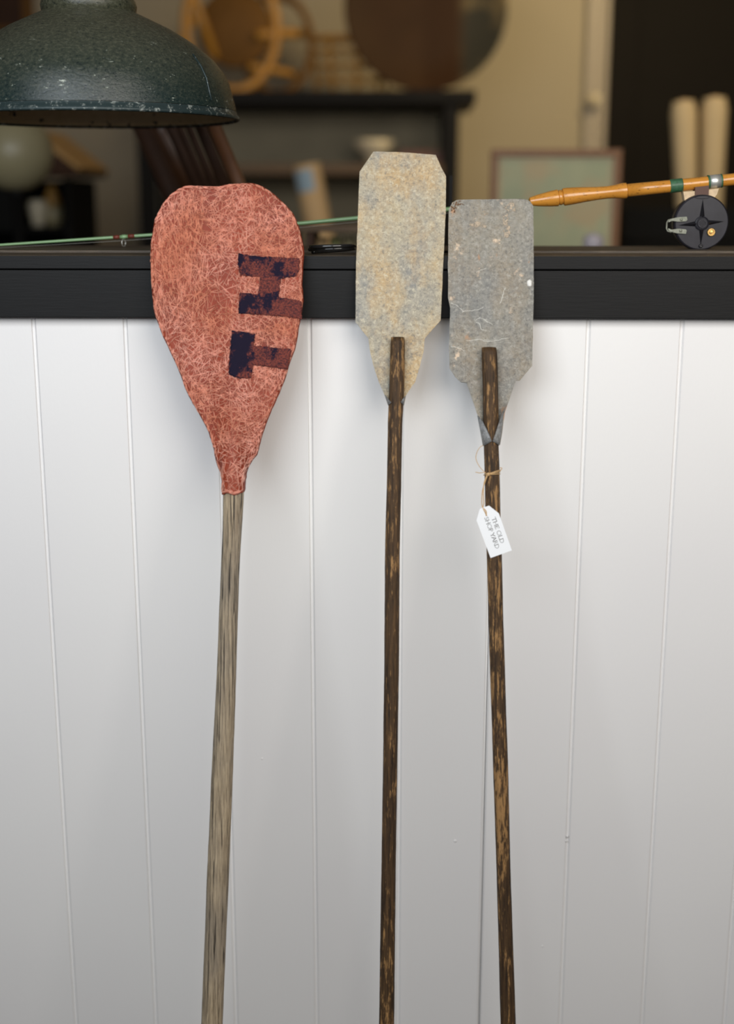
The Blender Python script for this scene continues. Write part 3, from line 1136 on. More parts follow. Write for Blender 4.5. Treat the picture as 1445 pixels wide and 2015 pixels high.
LET = {
    'T': [[(0.0, 1), (0.8, 1)], [(0.4, 1), (0.4, 0)], [(0.0, 1), (0.0, 0.86)], [(0.8, 1), (0.8, 0.86)], [(0.28, 0), (0.52, 0)]],
    'H': [[(0.1, 0), (0.1, 1)], [(0.8, 0), (0.8, 1)], [(0.1, 0.52), (0.8, 0.52)], [(0, 0), (0.2, 0)], [(0, 1), (0.2, 1)], [(0.7, 0), (0.9, 0)], [(0.7, 1), (0.9, 1)]],
    'E': [[(0.1, 0), (0.1, 1)], [(0.0, 1), (0.58, 1)], [(0.1, 0.52), (0.48, 0.52)], [(0.0, 0), (0.6, 0)], [(0.58, 1), (0.58, 0.88)], [(0.6, 0), (0.6, 0.13)]],
    'O': [[(0.5 + 0.47 * math.cos(a * math.pi / 10), 0.5 + 0.52 * math.sin(a * math.pi / 10)) for a in range(21)]],
    'L': [[(0.1, 1), (0.1, 0)], [(0.0, 1), (0.22, 1)], [(0.0, 0), (0.6, 0)], [(0.6, 0), (0.6, 0.15)]],
    'D': [[(0.1, 0), (0.1, 1)], [(0.0, 1), (0.35, 1), (0.65, 0.9), (0.83, 0.7), (0.87, 0.5), (0.83, 0.3), (0.65, 0.1), (0.35, 0), (0.0, 0)]],
    'S': [[(0.5, 0.84), (0.45, 0.95), (0.3, 1.0), (0.13, 0.95), (0.05, 0.8), (0.1, 0.65), (0.3, 0.52), (0.48, 0.38), (0.53, 0.22), (0.45, 0.06), (0.28, 0.0), (0.1, 0.05), (0.03, 0.18)]],
    'P': [[(0.1, 0), (0.1, 1)], [(0.0, 1), (0.3, 1), (0.5, 0.93), (0.58, 0.75), (0.5, 0.55), (0.3, 0.47), (0.1, 0.5)], [(0, 0), (0.22, 0)]],
    'Y': [[(0.0, 1), (0.38, 0.5), (0.38, 0)], [(0.78, 1), (0.38, 0.5)], [(-0.06, 1), (0.1, 1)], [(0.68, 1), (0.84, 1)], [(0.28, 0), (0.5, 0)]],
    'A': [[(0.0, 0), (0.42, 1.03), (0.84, 0)], [(0.17, 0.36), (0.68, 0.36)], [(-0.08, 0), (0.1, 0)], [(0.72, 0), (0.94, 0)]],
    'R': [[(0.1, 0), (0.1, 1)], [(0.0, 1), (0.3, 1), (0.5, 0.93), (0.57, 0.76), (0.5, 0.58), (0.3, 0.5), (0.1, 0.5)], [(0.32, 0.5), (0.75, 0.0), (0.9, -0.03)], [(0, 0), (0.22, 0)]],
}
ADV = {'T': 0.86, 'H': 1.0, 'E': 0.72, 'O': 1.08, 'L': 0.7, 'D': 1.0, 'S': 0.68, 'P': 0.68, 'Y': 0.84, 'A': 0.92, 'R': 0.86, ' ': 0.38}


def text_line(s, p0, p1, cap):
    """letters from the line start p0 to its end p1 (photo pixels of the baseline), cap height in pixels"""
    a, b = Vector(p0), Vector(p1)
    dr = (b - a).normalized()
    up = Vector((dr.y, -dr.x))                       # photo y grows downwards
    total = sum(ADV[c_] for c_ in s)
    sc = (b - a).length / total
    x = 0
    V, Fc = [], []
    for ch_ in s:
        for st in LET.get(ch_, []):
            pts = [a + dr * ((x + q[0]) * sc) + up * (q[1] * cap) for q in st]
            for i in range(len(pts) - 1):
                d = (pts[i + 1] - pts[i])
                vertical = abs(d.dot(up)) > 0.7 * d.length
                hw = 0.58 if vertical and d.length > 2 else 0.38
                nn = Vector((-d.y, d.x)).normalized() * hw
                e = d.normalized() * hw * 0.5
                bse = len(V)
                for q in (pts[i] - e + nn, pts[i] - e - nn, pts[i + 1] + e - nn, pts[i + 1] + e + nn):
                    p = T3(q.x, q.y, wt)
                    V.append(Vector((p.x, p.y, 0.00042)))
                Fc.append((bse, bse + 1, bse + 2, bse + 3))
        x += ADV[ch_]
    # turn every quad to face the viewer
    for i, f in enumerate(Fc):
        n_ = (V[f[1]] - V[f[0]]).cross(V[f[2]] - V[f[1]])
        if n_.z < 0:
            Fc[i] = f[::-1]
    return V, Fc


Z = lambda x, y: (880 + x / 7.75, 860 + y / 7.75)
V, Fc = text_line('THE OLD', Z(683, 1238), Z(822, 1628), 7.4)
part('lettering', V, Fc, 'ink', card, world=False)
V, Fc = text_line('SHOP YARD', Z(570, 1232), Z(748, 1712), 7.4)
part('lettering', V, Fc, 'ink', card, world=False)

# twine
hold = thing('twine', mw3 @ loc3(968, 932, wt), 'thin natural twine knotted round the rightmost paddle shaft above the paper tag', 'string', rot=mw3.to_3x3())
off2 = WM[hold.name].inverted() @ mw3


def tw(pts, r, name='strand'):
    Q = [off2 @ loc3(x, y, w) for x, y, w in pts]
    Q = catmull(Q, 6, closed=False)
    V, Fc = tube(Q, r, 6)
    part(name, V, Fc, 'twine', hold, world=False, smooth=True)


ws = 0.002 + R3
wf = ws + R3 + 0.0008
for k, (dy, tilt) in enumerate(((0, 3.2), (3.5, 1.0), (-2.5, 5.2))):
    Q = []
    for j in range(21):
        a = 2 * math.pi * j / 20
        px = 968.5 + 16.2 * math.cos(a)
        py = 931.5 + dy * 0.6 - tilt * math.cos(a)
        p = loc3(px, py, ws)
        Q.append(off2 @ Vector((p.x, p.y, ws + (R3 + 0.0007) * math.sin(a))))
    V, Fc = tube(Q, 0.0006, 6)
    part('wrapping', V, Fc, 'twine', hold, world=False, smooth=True)
V, Fc = lathe([(0.0, -0.0018), (0.0018, -0.0012), (0.0024, 0.0), (0.0018, 0.0012), (0.0, 0.0018)], (0, 0, 0), 10)
kc = off2 @ loc3(961.5, 933.5, wf)
part('knot', [v + kc for v in V], Fc, 'twine', hold, world=False, smooth=True)
tw([(960, 933, wf), (952, 930, wf), (944, 930.5, wf), (936, 929, wf)], 0.0005, 'loose_end')
tw([(984, 927, wf - 0.004), (987, 924, wf - 0.004), (988, 921, wf - 0.004), (983, 920.5, wf - 0.004)], 0.0005, 'loose_end')
tw([(956, 931, wf), (944, 918, wf), (937, 903, wf), (939, 890, wf), (945, 880, wf), (951, 876.5, wf)], 0.00042, 'loose_end')
tw([(960, 935, wf), (955, 948, wf), (950, 965, wf), (948.5, 983, wf), (949.5, 997, wf), (955, 1008, wt + 0.0008), (958.5, 1015, wt + 0.0008)], 0.0006, 'hanging_strand')
tw([(958, 935, wf), (953, 950, wf), (951.5, 970, wf), (952.5, 990, wf), (951, 998, wf), (957, 1006, wt + 0.0008), (957.0, 1015, wt + 0.0008)], 0.0006, 'hanging_strand')

# ================================================================== ON THE LEDGE
# amber cane rod with the black reel
YR = 0.15
rod = thing('fishing_rod', at(1376, 492, YR), 'varnished amber cane fishing rod with a turned grip and a round black reel', 'fishing rod')
pxm = lambda px, py: (at(px + 10, py, YR) - at(px, py, YR)).length / 10
prof = [(1042, 397, 5), (1043.5, 396.6, 8), (1060, 394.5, 11.5), (1080, 391.8, 14.5), (1096, 389.6, 16.2), (1098.5, 389.3, 16), (1099.5, 389.2, 13.2), (1101, 389, 14.3), (1103.5, 388.6, 15), (1106, 388.3, 14.3), (1107.5, 388.1, 13.2), (1109, 387.8, 16.6),
        (1113, 387.2, 17.2), (1130, 385.2, 16.4), (1150, 383, 14.6), (1175, 380.7, 12.6), (1196, 378.6, 12.0), (1212, 377.0, 13.0), (1222, 376.0, 14.8), (1228, 375.5, 15.2), (1233, 375.0, 15.0), (1234, 374.9, 12.4)]
P = [at(x, y, YR) for x, y, r in prof]
V, Fc = tube(P, [r * pxm(1200, 380) for x, y, r in prof], 28)
part('grip', V, Fc, 'amber_cane', rod, auto=40)
prof = [(1233, 374.8, 12.5), (1318, 366.6, 12.0), (1380, 360.2, 11.7), (1445, 352.8, 11.5), (1600, 336, 10.6), (1800, 314, 9.5)]
P = [at(x, y, YR) for x, y, r in prof]
V, Fc = tube(P, [r * pxm(1200, 380) for x, y, r in prof], 28)
part('blank', V, Fc, 'amber_cane', rod, smooth=True)


def wrap(x0, x1, r, mat, nm, rows=7):
    P, R = [], []
    for k in range(rows + 1):
        x = x0 + (x1 - x0) * k / rows
        y = 366.6 - (x - 1318) * 0.1075
        P.append(at(x, y, YR))
        R.append((r + (0.35 if k % 2 else 0)) * pxm(1300, 370))
    V, Fc = tube(P, R, 28)
    part(nm, V, Fc, mat, rod, smooth=True)


wrap(1318.5, 1343, 13.0, 'green_wrap', 'thread_wrap', 16)
wrap(1396, 1418, 12.9, 'silver', 'reel_ring', 2)
wrap(1393, 1396.5, 13.2, 'green_wrap', 'thread_wrap', 2)
wrap(1418, 1421, 13.0, 'green_wrap', 'thread_wrap', 2)

# the reel
rc = at(1376.5, 437.6, YR)
mm = pxm(1376, 438)
rr = 53.2 * mm


def rl(px, py, h):      # a point on the reel's face, h towards the viewer
    return Vector((rc.x + (px - 1376.5) * mm, rc.y - h, rc.z - (py - 437.6) * mm))


V, Fc = lathe([(0.0, -0.020), (rr * 0.9, -0.020), (rr * 0.95, -0.017), (rr * 0.95, 0.006), (rr * 0.985, 0.008), (rr, 0.011), (rr * 0.99, 0.0135), (rr * 0.95, 0.0150), (rr * 0.2, 0.0155), (0.0, 0.0155)], rc, 64, 'Y')
reel = part('reel', V, Fc, 'black_reel', rod, auto=35, label='round black reel')
V, Fc = lathe([(rr * 0.96, 0.0), (rr * 1.012, 0.002), (rr * 1.02, 0.006), (rr * 1.012, 0.0105), (rr * 0.985, 0.0115)], rc, 64, 'Y')
part('rim', V, Fc, 'black_reel_edge', reel, smooth=True)
hx, hy = 1376.5, 439


def star(tipx, tipy, wbase):
    a = Vector((hx, hy))
    b = Vector((tipx, tipy))
    d = (b - a).normalized()
    n_ = Vector((-d.y, d.x)) * wbase
    s0 = a + d * 12
    V = [rl(*(s0 + n_), 0.0153), rl(*(s0 - n_), 0.0153), rl(*b, 0.0153), rl(*s0, 0.0200), rl(*(b - d * 3), 0.0165)]
    Fc = [(0, 3, 4, 2), (1, 2, 4, 3), (0, 1, 3)]
    part('star_point', V, Fc, 'reel_star', reel)


star(1376, 393, 5.2)
star(1420, 435.5, 5.2)
star(1331, 443, 5.2)
star(1377, 482, 4.6)
hc = rl(hx, hy, 0)
V, Fc = lathe([(14 * mm, 0.0153), (13.4 * mm, 0.0185), (12 * mm, 0.0190), (10.8 * mm, 0.0175), (9.8 * mm, 0.0175), (9.4 * mm, 0.0195), (8.6 * mm, 0.0200), (0.0, 0.0200)], hc, 32, 'Y')
part('hub', V, Fc, 'black_reel', reel, auto=30)
V, Fc = [], []
for i in range(-3, 4):
    for j in range(-3, 4):
        if i * i + j * j < 11:
            add((V, Fc), lathe([(0.9 * mm, 0.0199), (0.3 * mm, 0.0208), (0.0, 0.0208)], rl(hx + i * 2.1, hy + j * 2.1, 0), 6, 'Y'))
o = part('hub_knurling', V, Fc, 'reel_star', reel, label='knurled hub centre')
V, Fc = lathe([(3.8 * mm, 0.0153), (3.6 * mm, 0.0178), (1.6 * mm, 0.0182), (0.0, 0.0172)], rl(1377, 482.5, 0), 16, 'Y')
part('rivet', V, Fc, 'reel_star', reel, smooth=True)
V, Fc = lathe([(8.2 * mm, 0.0153), (8.2 * mm, 0.0172), (7.2 * mm, 0.0182), (5.4 * mm, 0.0182), (5.0 * mm, 0.0165), (3.6 * mm, 0.0165), (3.2 * mm, 0.0190), (0, 0.0192)], rl(1395.5, 456, 0), 11, 'Y')
part('brass_screw', V, Fc, 'brass', reel, auto=30, label='brass screw on the black face')
V, Fc = loop_tube([rl(1374.5 + 15 * math.cos(a * math.pi / 12), 388.5 + 3.6 * math.sin(a * math.pi / 12), 0.0150) for a in range(24)], 0.0005, 6)
part('foot_slot', V, Fc, 'reel_star', reel, smooth=True)
# line guard: two plated arms and the wire across
for cy_, s in ((432.5, 1), (453, -1)):
    P2 = [(1311, cy_ + 1.5 * s), (1318, cy_ - 2.5 * s), (1328, cy_ - 5.0 * s), (1346, cy_ - 6.0 * s), (1347.5, cy_), (1345, cy_ + 2.5 * s), (1330, cy_ + 3.5 * s), (1318, cy_ + 1.8 * s), (1311, cy_ + 4.5 * s)]
    if s < 0:
        P2 = P2
    pp = [((x - 1376.5) * mm, -(y - 437.6) * mm) for x, y in P2]
    if sum(pp[i][0] * pp[(i + 1) % len(pp)][1] - pp[(i + 1) % len(pp)][0] * pp[i][1] for i in range(len(pp))) < 0:
        pp.reverse()
    V, Fc = plate(pp, 0.003, lambda u, v, d: 0.0180, lambda u, v, d: 0.0154)
    V = [Vector((rc.x + p.x, rc.y - p.z, rc.z + p.y)) for p in V]
    part('guard_arm', V, Fc, 'worn_nickel', reel, label='tarnished silver guard arm')
    V, Fc = lathe([(3.0 * mm, 0.0178), (2.4 * mm, 0.0192), (0.0, 0.0197)], rl(1335.5, cy_ - 0.5 * s, 0), 12, 'Y')
    part('rivet', V, Fc, 'worn_nickel', reel, smooth=True)
V, Fc = tube([rl(1318, 431, 0.0165), rl(1311, 433, 0.015), rl(1309, 438, 0.013), rl(1309, 449, 0.013), rl(1311, 454, 0.015), rl(1318, 456, 0.0165)], 0.0011, 8)
part('guard_wire', V, Fc, 'worn_nickel', reel, smooth=True)
# reel foot
pp = [(1339, 379), (1362, 377.5), (1364, 384), (1350, 393), (1343, 397)]


def rplate(pp, h0, h1, nm, mat, label=None):
    q = [((x - 1376.5) * mm, -(y - 437.6) * mm) for x, y in pp]
    if sum(q[i][0] * q[(i + 1) % len(q)][1] - q[(i + 1) % len(q)][0] * q[i][1] for i in range(len(q))) < 0:
        q.reverse()
    V, Fc = plate(q, 0.004, lambda u, v, d: h1, lambda u, v, d: h0)
    part(nm, [Vector((rc.x + p.x, rc.y - p.z, rc.z + p.y)) for p in V], Fc, mat, rod, label=label)


rplate(pp, -0.006, 0.009, 'reel_foot', 'cream_enamel', 'cream reel foot')
rplate([(1386, 375), (1408, 372.5), (1405, 384), (1400, 390), (1388, 386)], -0.006, 0.009, 'reel_foot', 'cream_enamel', 'cream reel foot')
rplate([(1361, 370), (1388, 367), (1388, 388), (1362, 388)], -0.004, 0.011, 'foot_block', 'brown_block', 'brown block between foot pads')

# green rod with one guide, its tip on the left
YG = 0.17
gp = [(-330, 503.0, 1.6), (-150, 491.5, 1.9), (0, 482, 2.2), (150, 472, 2.7), (300, 462, 3.1), (450, 450.5, 3.4), (600, 438.8, 3.7), (740, 425.5, 4.0), (880, 412, 4.3), (925, 408, 4.4)]
gm = (at(310, 460, YG) - at(300, 460, YG)).length / 10
grod = thing('fishing_rod', at(-330, 504, YG), 'slim pale green fishing rod with red thread wraps lying behind the paddle blades', 'fishing rod')
V, Fc = tube([at(x, y, YG) for x, y, r in gp], [r * gm for x, y, r in gp], 14)
part('blank', V, Fc, 'green_blank', grod, smooth=True)
for x0, x1, m_ in ((223, 236, 'red_wrap'), (252, 265, 'red_wrap')):
    ya, yb = 462 + (300 - x0) * 0.0655, 462 + (300 - x1) * 0.0655
    V, Fc = tube([at(x0, ya, YG), at((x0 + x1) / 2, (ya + yb) / 2, YG), at(x1, yb, YG)], [3.2 * gm, 3.9 * gm, 3.2 * gm], 14)
    part('thread_wrap', V, Fc, m_, grod, smooth=True)
V, Fc = tube([at(236, 466.3, YG), at(244, 465.8, YG), at(252, 465.1, YG)], [3.0 * gm, 4.3 * gm, 3.0 * gm], 14)
part('guide_foot', V, Fc, 'green_blank', grod, smooth=True)
gc = at(243.5, 478, YG)
V, Fc = loop_tube([gc + Vector((0.0016 * math.cos(a), 0.0045 * math.cos(a), 0.0050 * math.sin(a))) for a in [k * math.pi / 10 for k in range(20)]], 0.0006, 6)
part('guide_ring', V, Fc, 'silver', grod, smooth=True)
V, Fc = tube([at(-200, 499, YG), at(243.5, 473.5, YG), at(600, 447, YG), at(925, 415, YG)], 0.0002, 5)
part('line', V, Fc, 'nylon', grod, smooth=True)
prof = [(915, 408.5, 5), (925, 407.8, 8), (960, 405, 9), (1000, 402, 9), (1030, 399.5, 7)]
V, Fc = tube([at(x, y, YG + 0.0) for x, y, r in prof], [r * gm for x, y, r in prof], 18)
part('grip', V, Fc, 'dark_walnut', grod, smooth=True)
c = at(965, 440, YG)
rg = (c.z - zl2) / 2 + 0.0155
V, Fc = lathe([(0.0, -0.010), (rg * 0.97, -0.010), (rg, 0.0), (rg * 0.97, 0.010), (0, 0.0105)], (c.x, YG, zl2 + rg), 36, 'Y')
part('reel', V, Fc, 'black_reel', grod, auto=35)

# black glossy coil on the ledge front
cl = at(653, 499, 0.02)
coil = []
for k in range(0, 61):
    a = -2.7 + k * (4 * math.pi - 0.7) / 60
    r = 0.0280 + 0.0028 * math.sin(k * 0.11)
    coil.append(Vector((cl.x + (0.003 if k > 30 else -0.001) + r * math.cos(a), 0.022 + r * 0.95 * math.sin(a), zl + 0.0026 + 0.0064 * (1 - k / 60) + 0.0018 * (1 + math.cos(a + 0.6)))))
V, Fc = tube(coil, 0.0025, 10)
cs = solo('cable_coil', V, Fc, 'glossy_black', 'glossy black coil of thick wire lying on the black ledge between two blades', 'wire', smooth=True)

# slim dark metal bar standing between the blades
bx_ = at(886, 480, 0.24)
hw = 3.4 * gm
zt = at(886, 345, 0.24).z
pp = [(-hw, 0), (hw, 0), (hw, zt - zl2 - hw)] + [(hw * math.cos(a), zt - zl2 - hw + hw * math.sin(a)) for a in [k * math.pi / 8 for k in range(1, 8)]] + [(-hw, zt - zl2 - hw)]
V, Fc = plate(pp, 0.02, lambda u, v, d: 0.003 - (0.001 if d < 1e-5 else 0), lambda u, v, d: -0.003)
solo('metal_bar', [Vector((bx_.x + p.x, 0.24 - p.z, zl2 + p.y)) for p in V], Fc, 'black_iron', 'slim dark metal bar standing upright on the ledge between the steel blades', 'bar')

# ================================================================== LAMP
YL = 0.19
lc_px = 180.0
ax = at(lc_px, 120, YL)
sil = [(84, 20, 0), (88, 26, 0), (120, 41, 0), (155, 58, 0), (185, 76, 0), (215, 97, 0), (240, 119, 0), (258, 142, 0), (270, 165, 0), (276, 188, 0), (281, 207, 0)]
lp = []
for r, y, _ in sil:
    p = at(lc_px + r, y, YL)
    lp.append((p.x - ax.x, p.z))
zr = at(lc_px + 288, 233, YL).z
Rr = at(lc_px + 288, 233, YL).x - ax.x
lp.append((Rr * 0.985, zr + 0.010))
lamp = thing('pendant_lamp', (ax.x, YL, zr), 'dark green enamel dome pendant lamp with chipped rim and dusty speckles', 'lamp')
V, Fc = lathe([(r, z) for r, z in lp], (ax.x, YL, 0), 96)
Fc = Fc[:-2] if False else [f for f in Fc if len(f) == 4]
part('shade', V, Fc, 'green_enamel', lamp, smooth=True, label='dark green speckled enamel dome')
prof = [(Rr * 0.984, zr + 0.0095), (Rr * 0.992, zr + 0.005), (Rr * 1.008, zr + 0.002), (Rr * 1.010, zr - 0.001), (Rr * 1.0, zr - 0.0025), (Rr * 0.985, zr), (Rr * 0.975, zr + 0.006)]
V, Fc = lathe(prof, (ax.x, YL, 0), 128, jit=lambda a, i: 0.0015 * mnoise.noise(Vector((math.cos(a) * 14, math.sin(a) * 14, i * 0.2))))
Fc = [f for f in Fc if len(f) == 4]
part('rim', V, Fc, 'chipped_rim', lamp, smooth=True, label='chipped pale-edged rim')
inn = [(Rr * 0.978, zr + 0.001), (Rr * 0.955, zr + 0.008)] + [(r - 0.004, z - 0.003) for r, z in lp[-2::-1]]
V, Fc = lathe(inn, (ax.x, YL, 0), 96)
Fc = [f for f in Fc if len(f) == 4]
part('inner_shell', V, Fc, 'aged_cream', lamp, smooth=True, label='yellowed cream inside of the shade')
nk = []
for r, y in ((84, 27), (87, 22), (88, 12), (85, 2), (78, -6), (60, -12), (30, -20), (22, -60), (12, -90), (12, -110)):
    p = at(lc_px + r, y, YL)
    nk.append((p.x - ax.x, p.z))
V, Fc = lathe(nk[::-1], (ax.x, YL, 0), 64)
part('collar', V, Fc, 'green_enamel', lamp, smooth=True)
V, Fc = tube([(ax.x, YL, nk[-1][1] - 0.005), (ax.x, YL, 2.60)], 0.006, 12)
part('cord', V, Fc, 'glossy_black', lamp, smooth=True)
th = math.radians(-26)
P = [Vector((ax.x + (r + 0.001) * math.cos(th), YL + (r + 0.001) * math.sin(th), z)) for r, z in lp[6:-1]]
V, Fc = tube(P, 0.0013, 6)
part('seam', V, Fc, 'chipped_rim', lamp, smooth=True)
V, Fc = lathe([(0.0, zr + 0.05), (0.018, zr + 0.055), (0.028, zr + 0.075), (0.026, zr + 0.095), (0.014, zr + 0.12), (0.013, zr + 0.15)], (ax.x, YL, 0), 24)
part('bulb', V, Fc, 'dim_cream', lamp, smooth=True)

# ================================================================== THE SHOP BEHIND
ZT = 0.90


def long_table(nm, x0, x1, y0, y1, z, label):
    t = thing(nm, ((x0 + x1) / 2, (y0 + y1) / 2, 0), label, 'table')
    V, Fc = box((x0, y0, z - 0.035), (x1, y1, z), 0.004)
    part('tabletop', V, Fc, 'table_wood', t)
    for x in (x0 + 0.06, x1 - 0.06):
        for y in (y0 + 0.06, y1 - 0.06):
            V, Fc = box((x - 0.025, y - 0.025, 0), (x + 0.025, y + 0.025, z - 0.035), 0.003)
            part('leg', V, Fc, 'table_wood', t)


long_table('display_table', -1.75, 1.75, 0.36, 2.28, ZT, 'long dark display table behind the black ledge under the smaller wares')

# open black shelf unit; its added back sheet stands for the shaded wall
YS = 2.62
su = thing('shelf_unit', (at(660, 400, YS).x, YS + 0.2, 0), 'open black shelf unit with an overhanging top against the beige wall', 'shelf')
a0 = at(250, 178, YS)
a1 = at(937, 205, YS)
V, Fc = box((a0.x, YS, a1.z), (a1.x, YS + 0.45, a0.z), 0.006)
part('top_board', V, Fc, 'black_iron', su)
for xl, xr in ((268, 300), (872, 903)):
    for yy in (YS + 0.01, YS + 0.39):
        p, q = at(xl, 300, YS), at(xr, 300, YS)
        V, Fc = box((p.x, yy, 0), (q.x, yy + 0.05, a1.z), 0.004)
        part('leg', V, Fc, 'black_iron', su)
pL, pR = at(300, 300, YS).x, at(872, 300, YS).x
V, Fc = box((pL, YS + 0.42, 0.1), (pR, YS + 0.44, a1.z))
part('back_panel', V, Fc, 'shaded_wall_panel', su)  # added sheet: shade under the top board put into its colour
zsh = at(600, 322, YS).z
for z_ in (zsh, 0.72, 0.25):
    V, Fc = box((pL, YS + 0.01, z_ - 0.035), (pR, YS + 0.42, z_), 0.004)
    part('shelf_board', V, Fc, 'brown_shelf', su)

# wares on and in the unit
p = at(738, 300, YS + 0.15)
V, Fc = lathe([(0.0, 0.0), (0.028, 0.0), (0.026, 0.012), (0.040, 0.030), (0.066, 0.058), (0.072, 0.080), (0.068, 0.080), (0.050, 0.050), (0.0, 0.03)], (p.x, YS + 0.15, zsh), 32)
solo('bowl', V, Fc, 'cream_ceramic', 'small cream footed bowl on the shelf unit, above the tan steel blade', 'bowl', smooth=True)
p0, p1 = at(784, 297, YS + 0.05), at(868, 322, YS + 0.05)
V, Fc = box((p0.x, YS + 0.05, zsh), (p1.x, YS + 0.28, p0.z), 0.004)
solo('wooden_box', V, Fc, 'red_box', 'low reddish brown box on the shelf unit beside the cream bowl', 'box')
# slate books on the board below
x = at(520, 400, YS).x
zz = 0.72
rb = random.Random(3)
hts = [(0.045, 0.30), (0.05, 0.33), (0.04, 0.28), (0.055, 0.34), (0.05, 0.31), (0.045, 0.34), (0.06, 0.30), (0.05, 0.36), (0.045, 0.33)]
for k, (w_, h_) in enumerate(hts):
    h_ += 0.05
    r = thing('book', (x + w_ / 2, YS + 0.12, zz), 'dark slate book standing in the row on the lower shelf of the black unit', 'book', 'dark books on the lower shelf')
    V, Fc = box((x, YS + 0.04, zz), (x + w_ - 0.004, YS + 0.26, zz + h_), 0.003)
    part('cover', V, Fc, 'slate_book', r)
    V, Fc = box((x + 0.005, YS + 0.05, zz + h_ - 0.004), (x + w_ - 0.009, YS + 0.262, zz + h_ + 0.0005))
    part('pages', V, Fc, 'brown_shelf', r)
    x += w_

# big round platter standing on the unit
zu = a0.z
rp = 0.268
pc = at(838, 0, YS + 0.22)
pcz = zu + rp + 0.004
V, Fc = lathe([(0.0, -0.010), (rp * 0.55, -0.012), (rp * 0.9, 0.0), (rp, 0.022), (rp * 1.0, 0.028), (rp * 0.965, 0.026), (rp * 0.88, 0.010), (rp * 0.55, -0.002), (0.0, 0.0)], (0, 0, 0), 72, 'Y')
tilt = Matrix.Rotation(math.radians(-7), 3, 'X')
o = bpy.data.objects.new('platter', mesh('platter', [v + Vector((0, 0, rp)) for v in V], Fc, 'copper_platter', True))
o.location = (pc.x, YS + 0.17, zu + 0.004)
o.rotation_euler = (math.radians(-7), 0, 0)
COL.objects.link(o)
props(o, 'large round dark copper platter standing on the black shelf unit', 'platter')


def hoop(c, rx, rz, r, tiltx, mat, nm, parent, rotz=0.0, label=None):
    pts = []
    for k in range(40):
        a = 2 * math.pi * k / 40
        q = Vector((rx * math.cos(a), 0, rz * math.sin(a)))
        q = Matrix.Rotation(rotz, 3, 'Z') @ Matrix.Rotation(tiltx, 3, 'X') @ q
        pts.append(c + q)
    V, Fc = loop_tube(pts, r, 10)
    return part(nm, V, Fc, mat, parent, smooth=True, label=label)


# amber bentwood chair lying on the unit: seat hoop, leg ring and legs pointing sideways
YC = YS + 0.20
zc = lambda px, py, Y=YC: at(px, py, Y)
ch = thing('bentwood_chair', (zc(480, 170).x, YC, zu), 'amber bentwood chair lying on its side on top of the shelf unit', 'chair')
c1 = zc(455, 55)
hoop(c1, 0.150, (c1.z - zu) - 0.014, 0.017, 0.0, 'amber_bentwood', 'seat_ring', ch, rotz=0.15, label='amber bent hoop round the seat')
c2 = zc(545, 88, YC + 0.05)
hoop(c2, 0.118, (c2.z - zu) - 0.010, 0.012, 0.0, 'dark_amber', 'leg_ring', ch, rotz=-0.1)
V, Fc = lathe([(0.0, -0.008), (0.118, -0.008), (0.125, 0.0), (0.118, 0.008), (0.0, 0.006)], (c1.x + 0.01, YC + 0.02, c1.z), 36, 'Y')
part('seat', V, Fc, 'dark_amber', ch, smooth=True)
for (xa, ya, Ya), (xb, yb, Yb), r in (((345, 95, YC - 0.02), (392, 25, YC), 0.011), ((362, -60, YC - 0.02), (425, 115, YC), 0.014), ((505, 70, YC), (600, 66, YC + 0.08), 0.016), ((490, 132, YC), (585, 148, YC + 0.08), 0.013), ((500, -20, YC), (590, 10, YC + 0.1), 0.012)):
    A_, B_ = at(xa, ya, Ya), at(xb, yb, Yb)
    V, Fc = tube([A_, (A_ + B_) / 2 + Vector((0, 0, 0.004)), B_], r, 10)
    part('leg', V, Fc, 'amber_bentwood', ch, smooth=True)
# a second, darker one half hidden by the platter
ch2 = thing('cane_basket', (zc(690, 170, YC + 0.12).x, YC + 0.12, zu), 'brown cane hoop basket on the shelf unit half behind the round platter', 'basket')
bx0 = zc(690, 170, YC + 0.12)
for k in range(5):
    c_ = Vector((bx0.x, YC + 0.12, zu + 0.012 + 0.045 * k))
    pts = [c_ + Vector(((0.12 + 0.006 * k) * math.cos(a), 0.06 * math.sin(a), 0)) for a in [2 * math.pi * j / 30 for j in range(30)]]
    V, Fc = loop_tube(pts, 0.0085 if k in (0, 4) else 0.005, 8)
    part('hoop', V, Fc, 'amber_bentwood', ch2, smooth=True)
for j in range(9):
    a = 2 * math.pi * j / 9
    V, Fc = tube([Vector((bx0.x + 0.12 * math.cos(a), YC + 0.12 + 0.06 * math.sin(a), zu + 0.006)), Vector((bx0.x + 0.144 * math.cos(a), YC + 0.12 + 0.06 * math.sin(a), zu + 0.2))], 0.005, 8)
    part('stake', V, Fc, 'amber_bentwood', ch2, smooth=True)

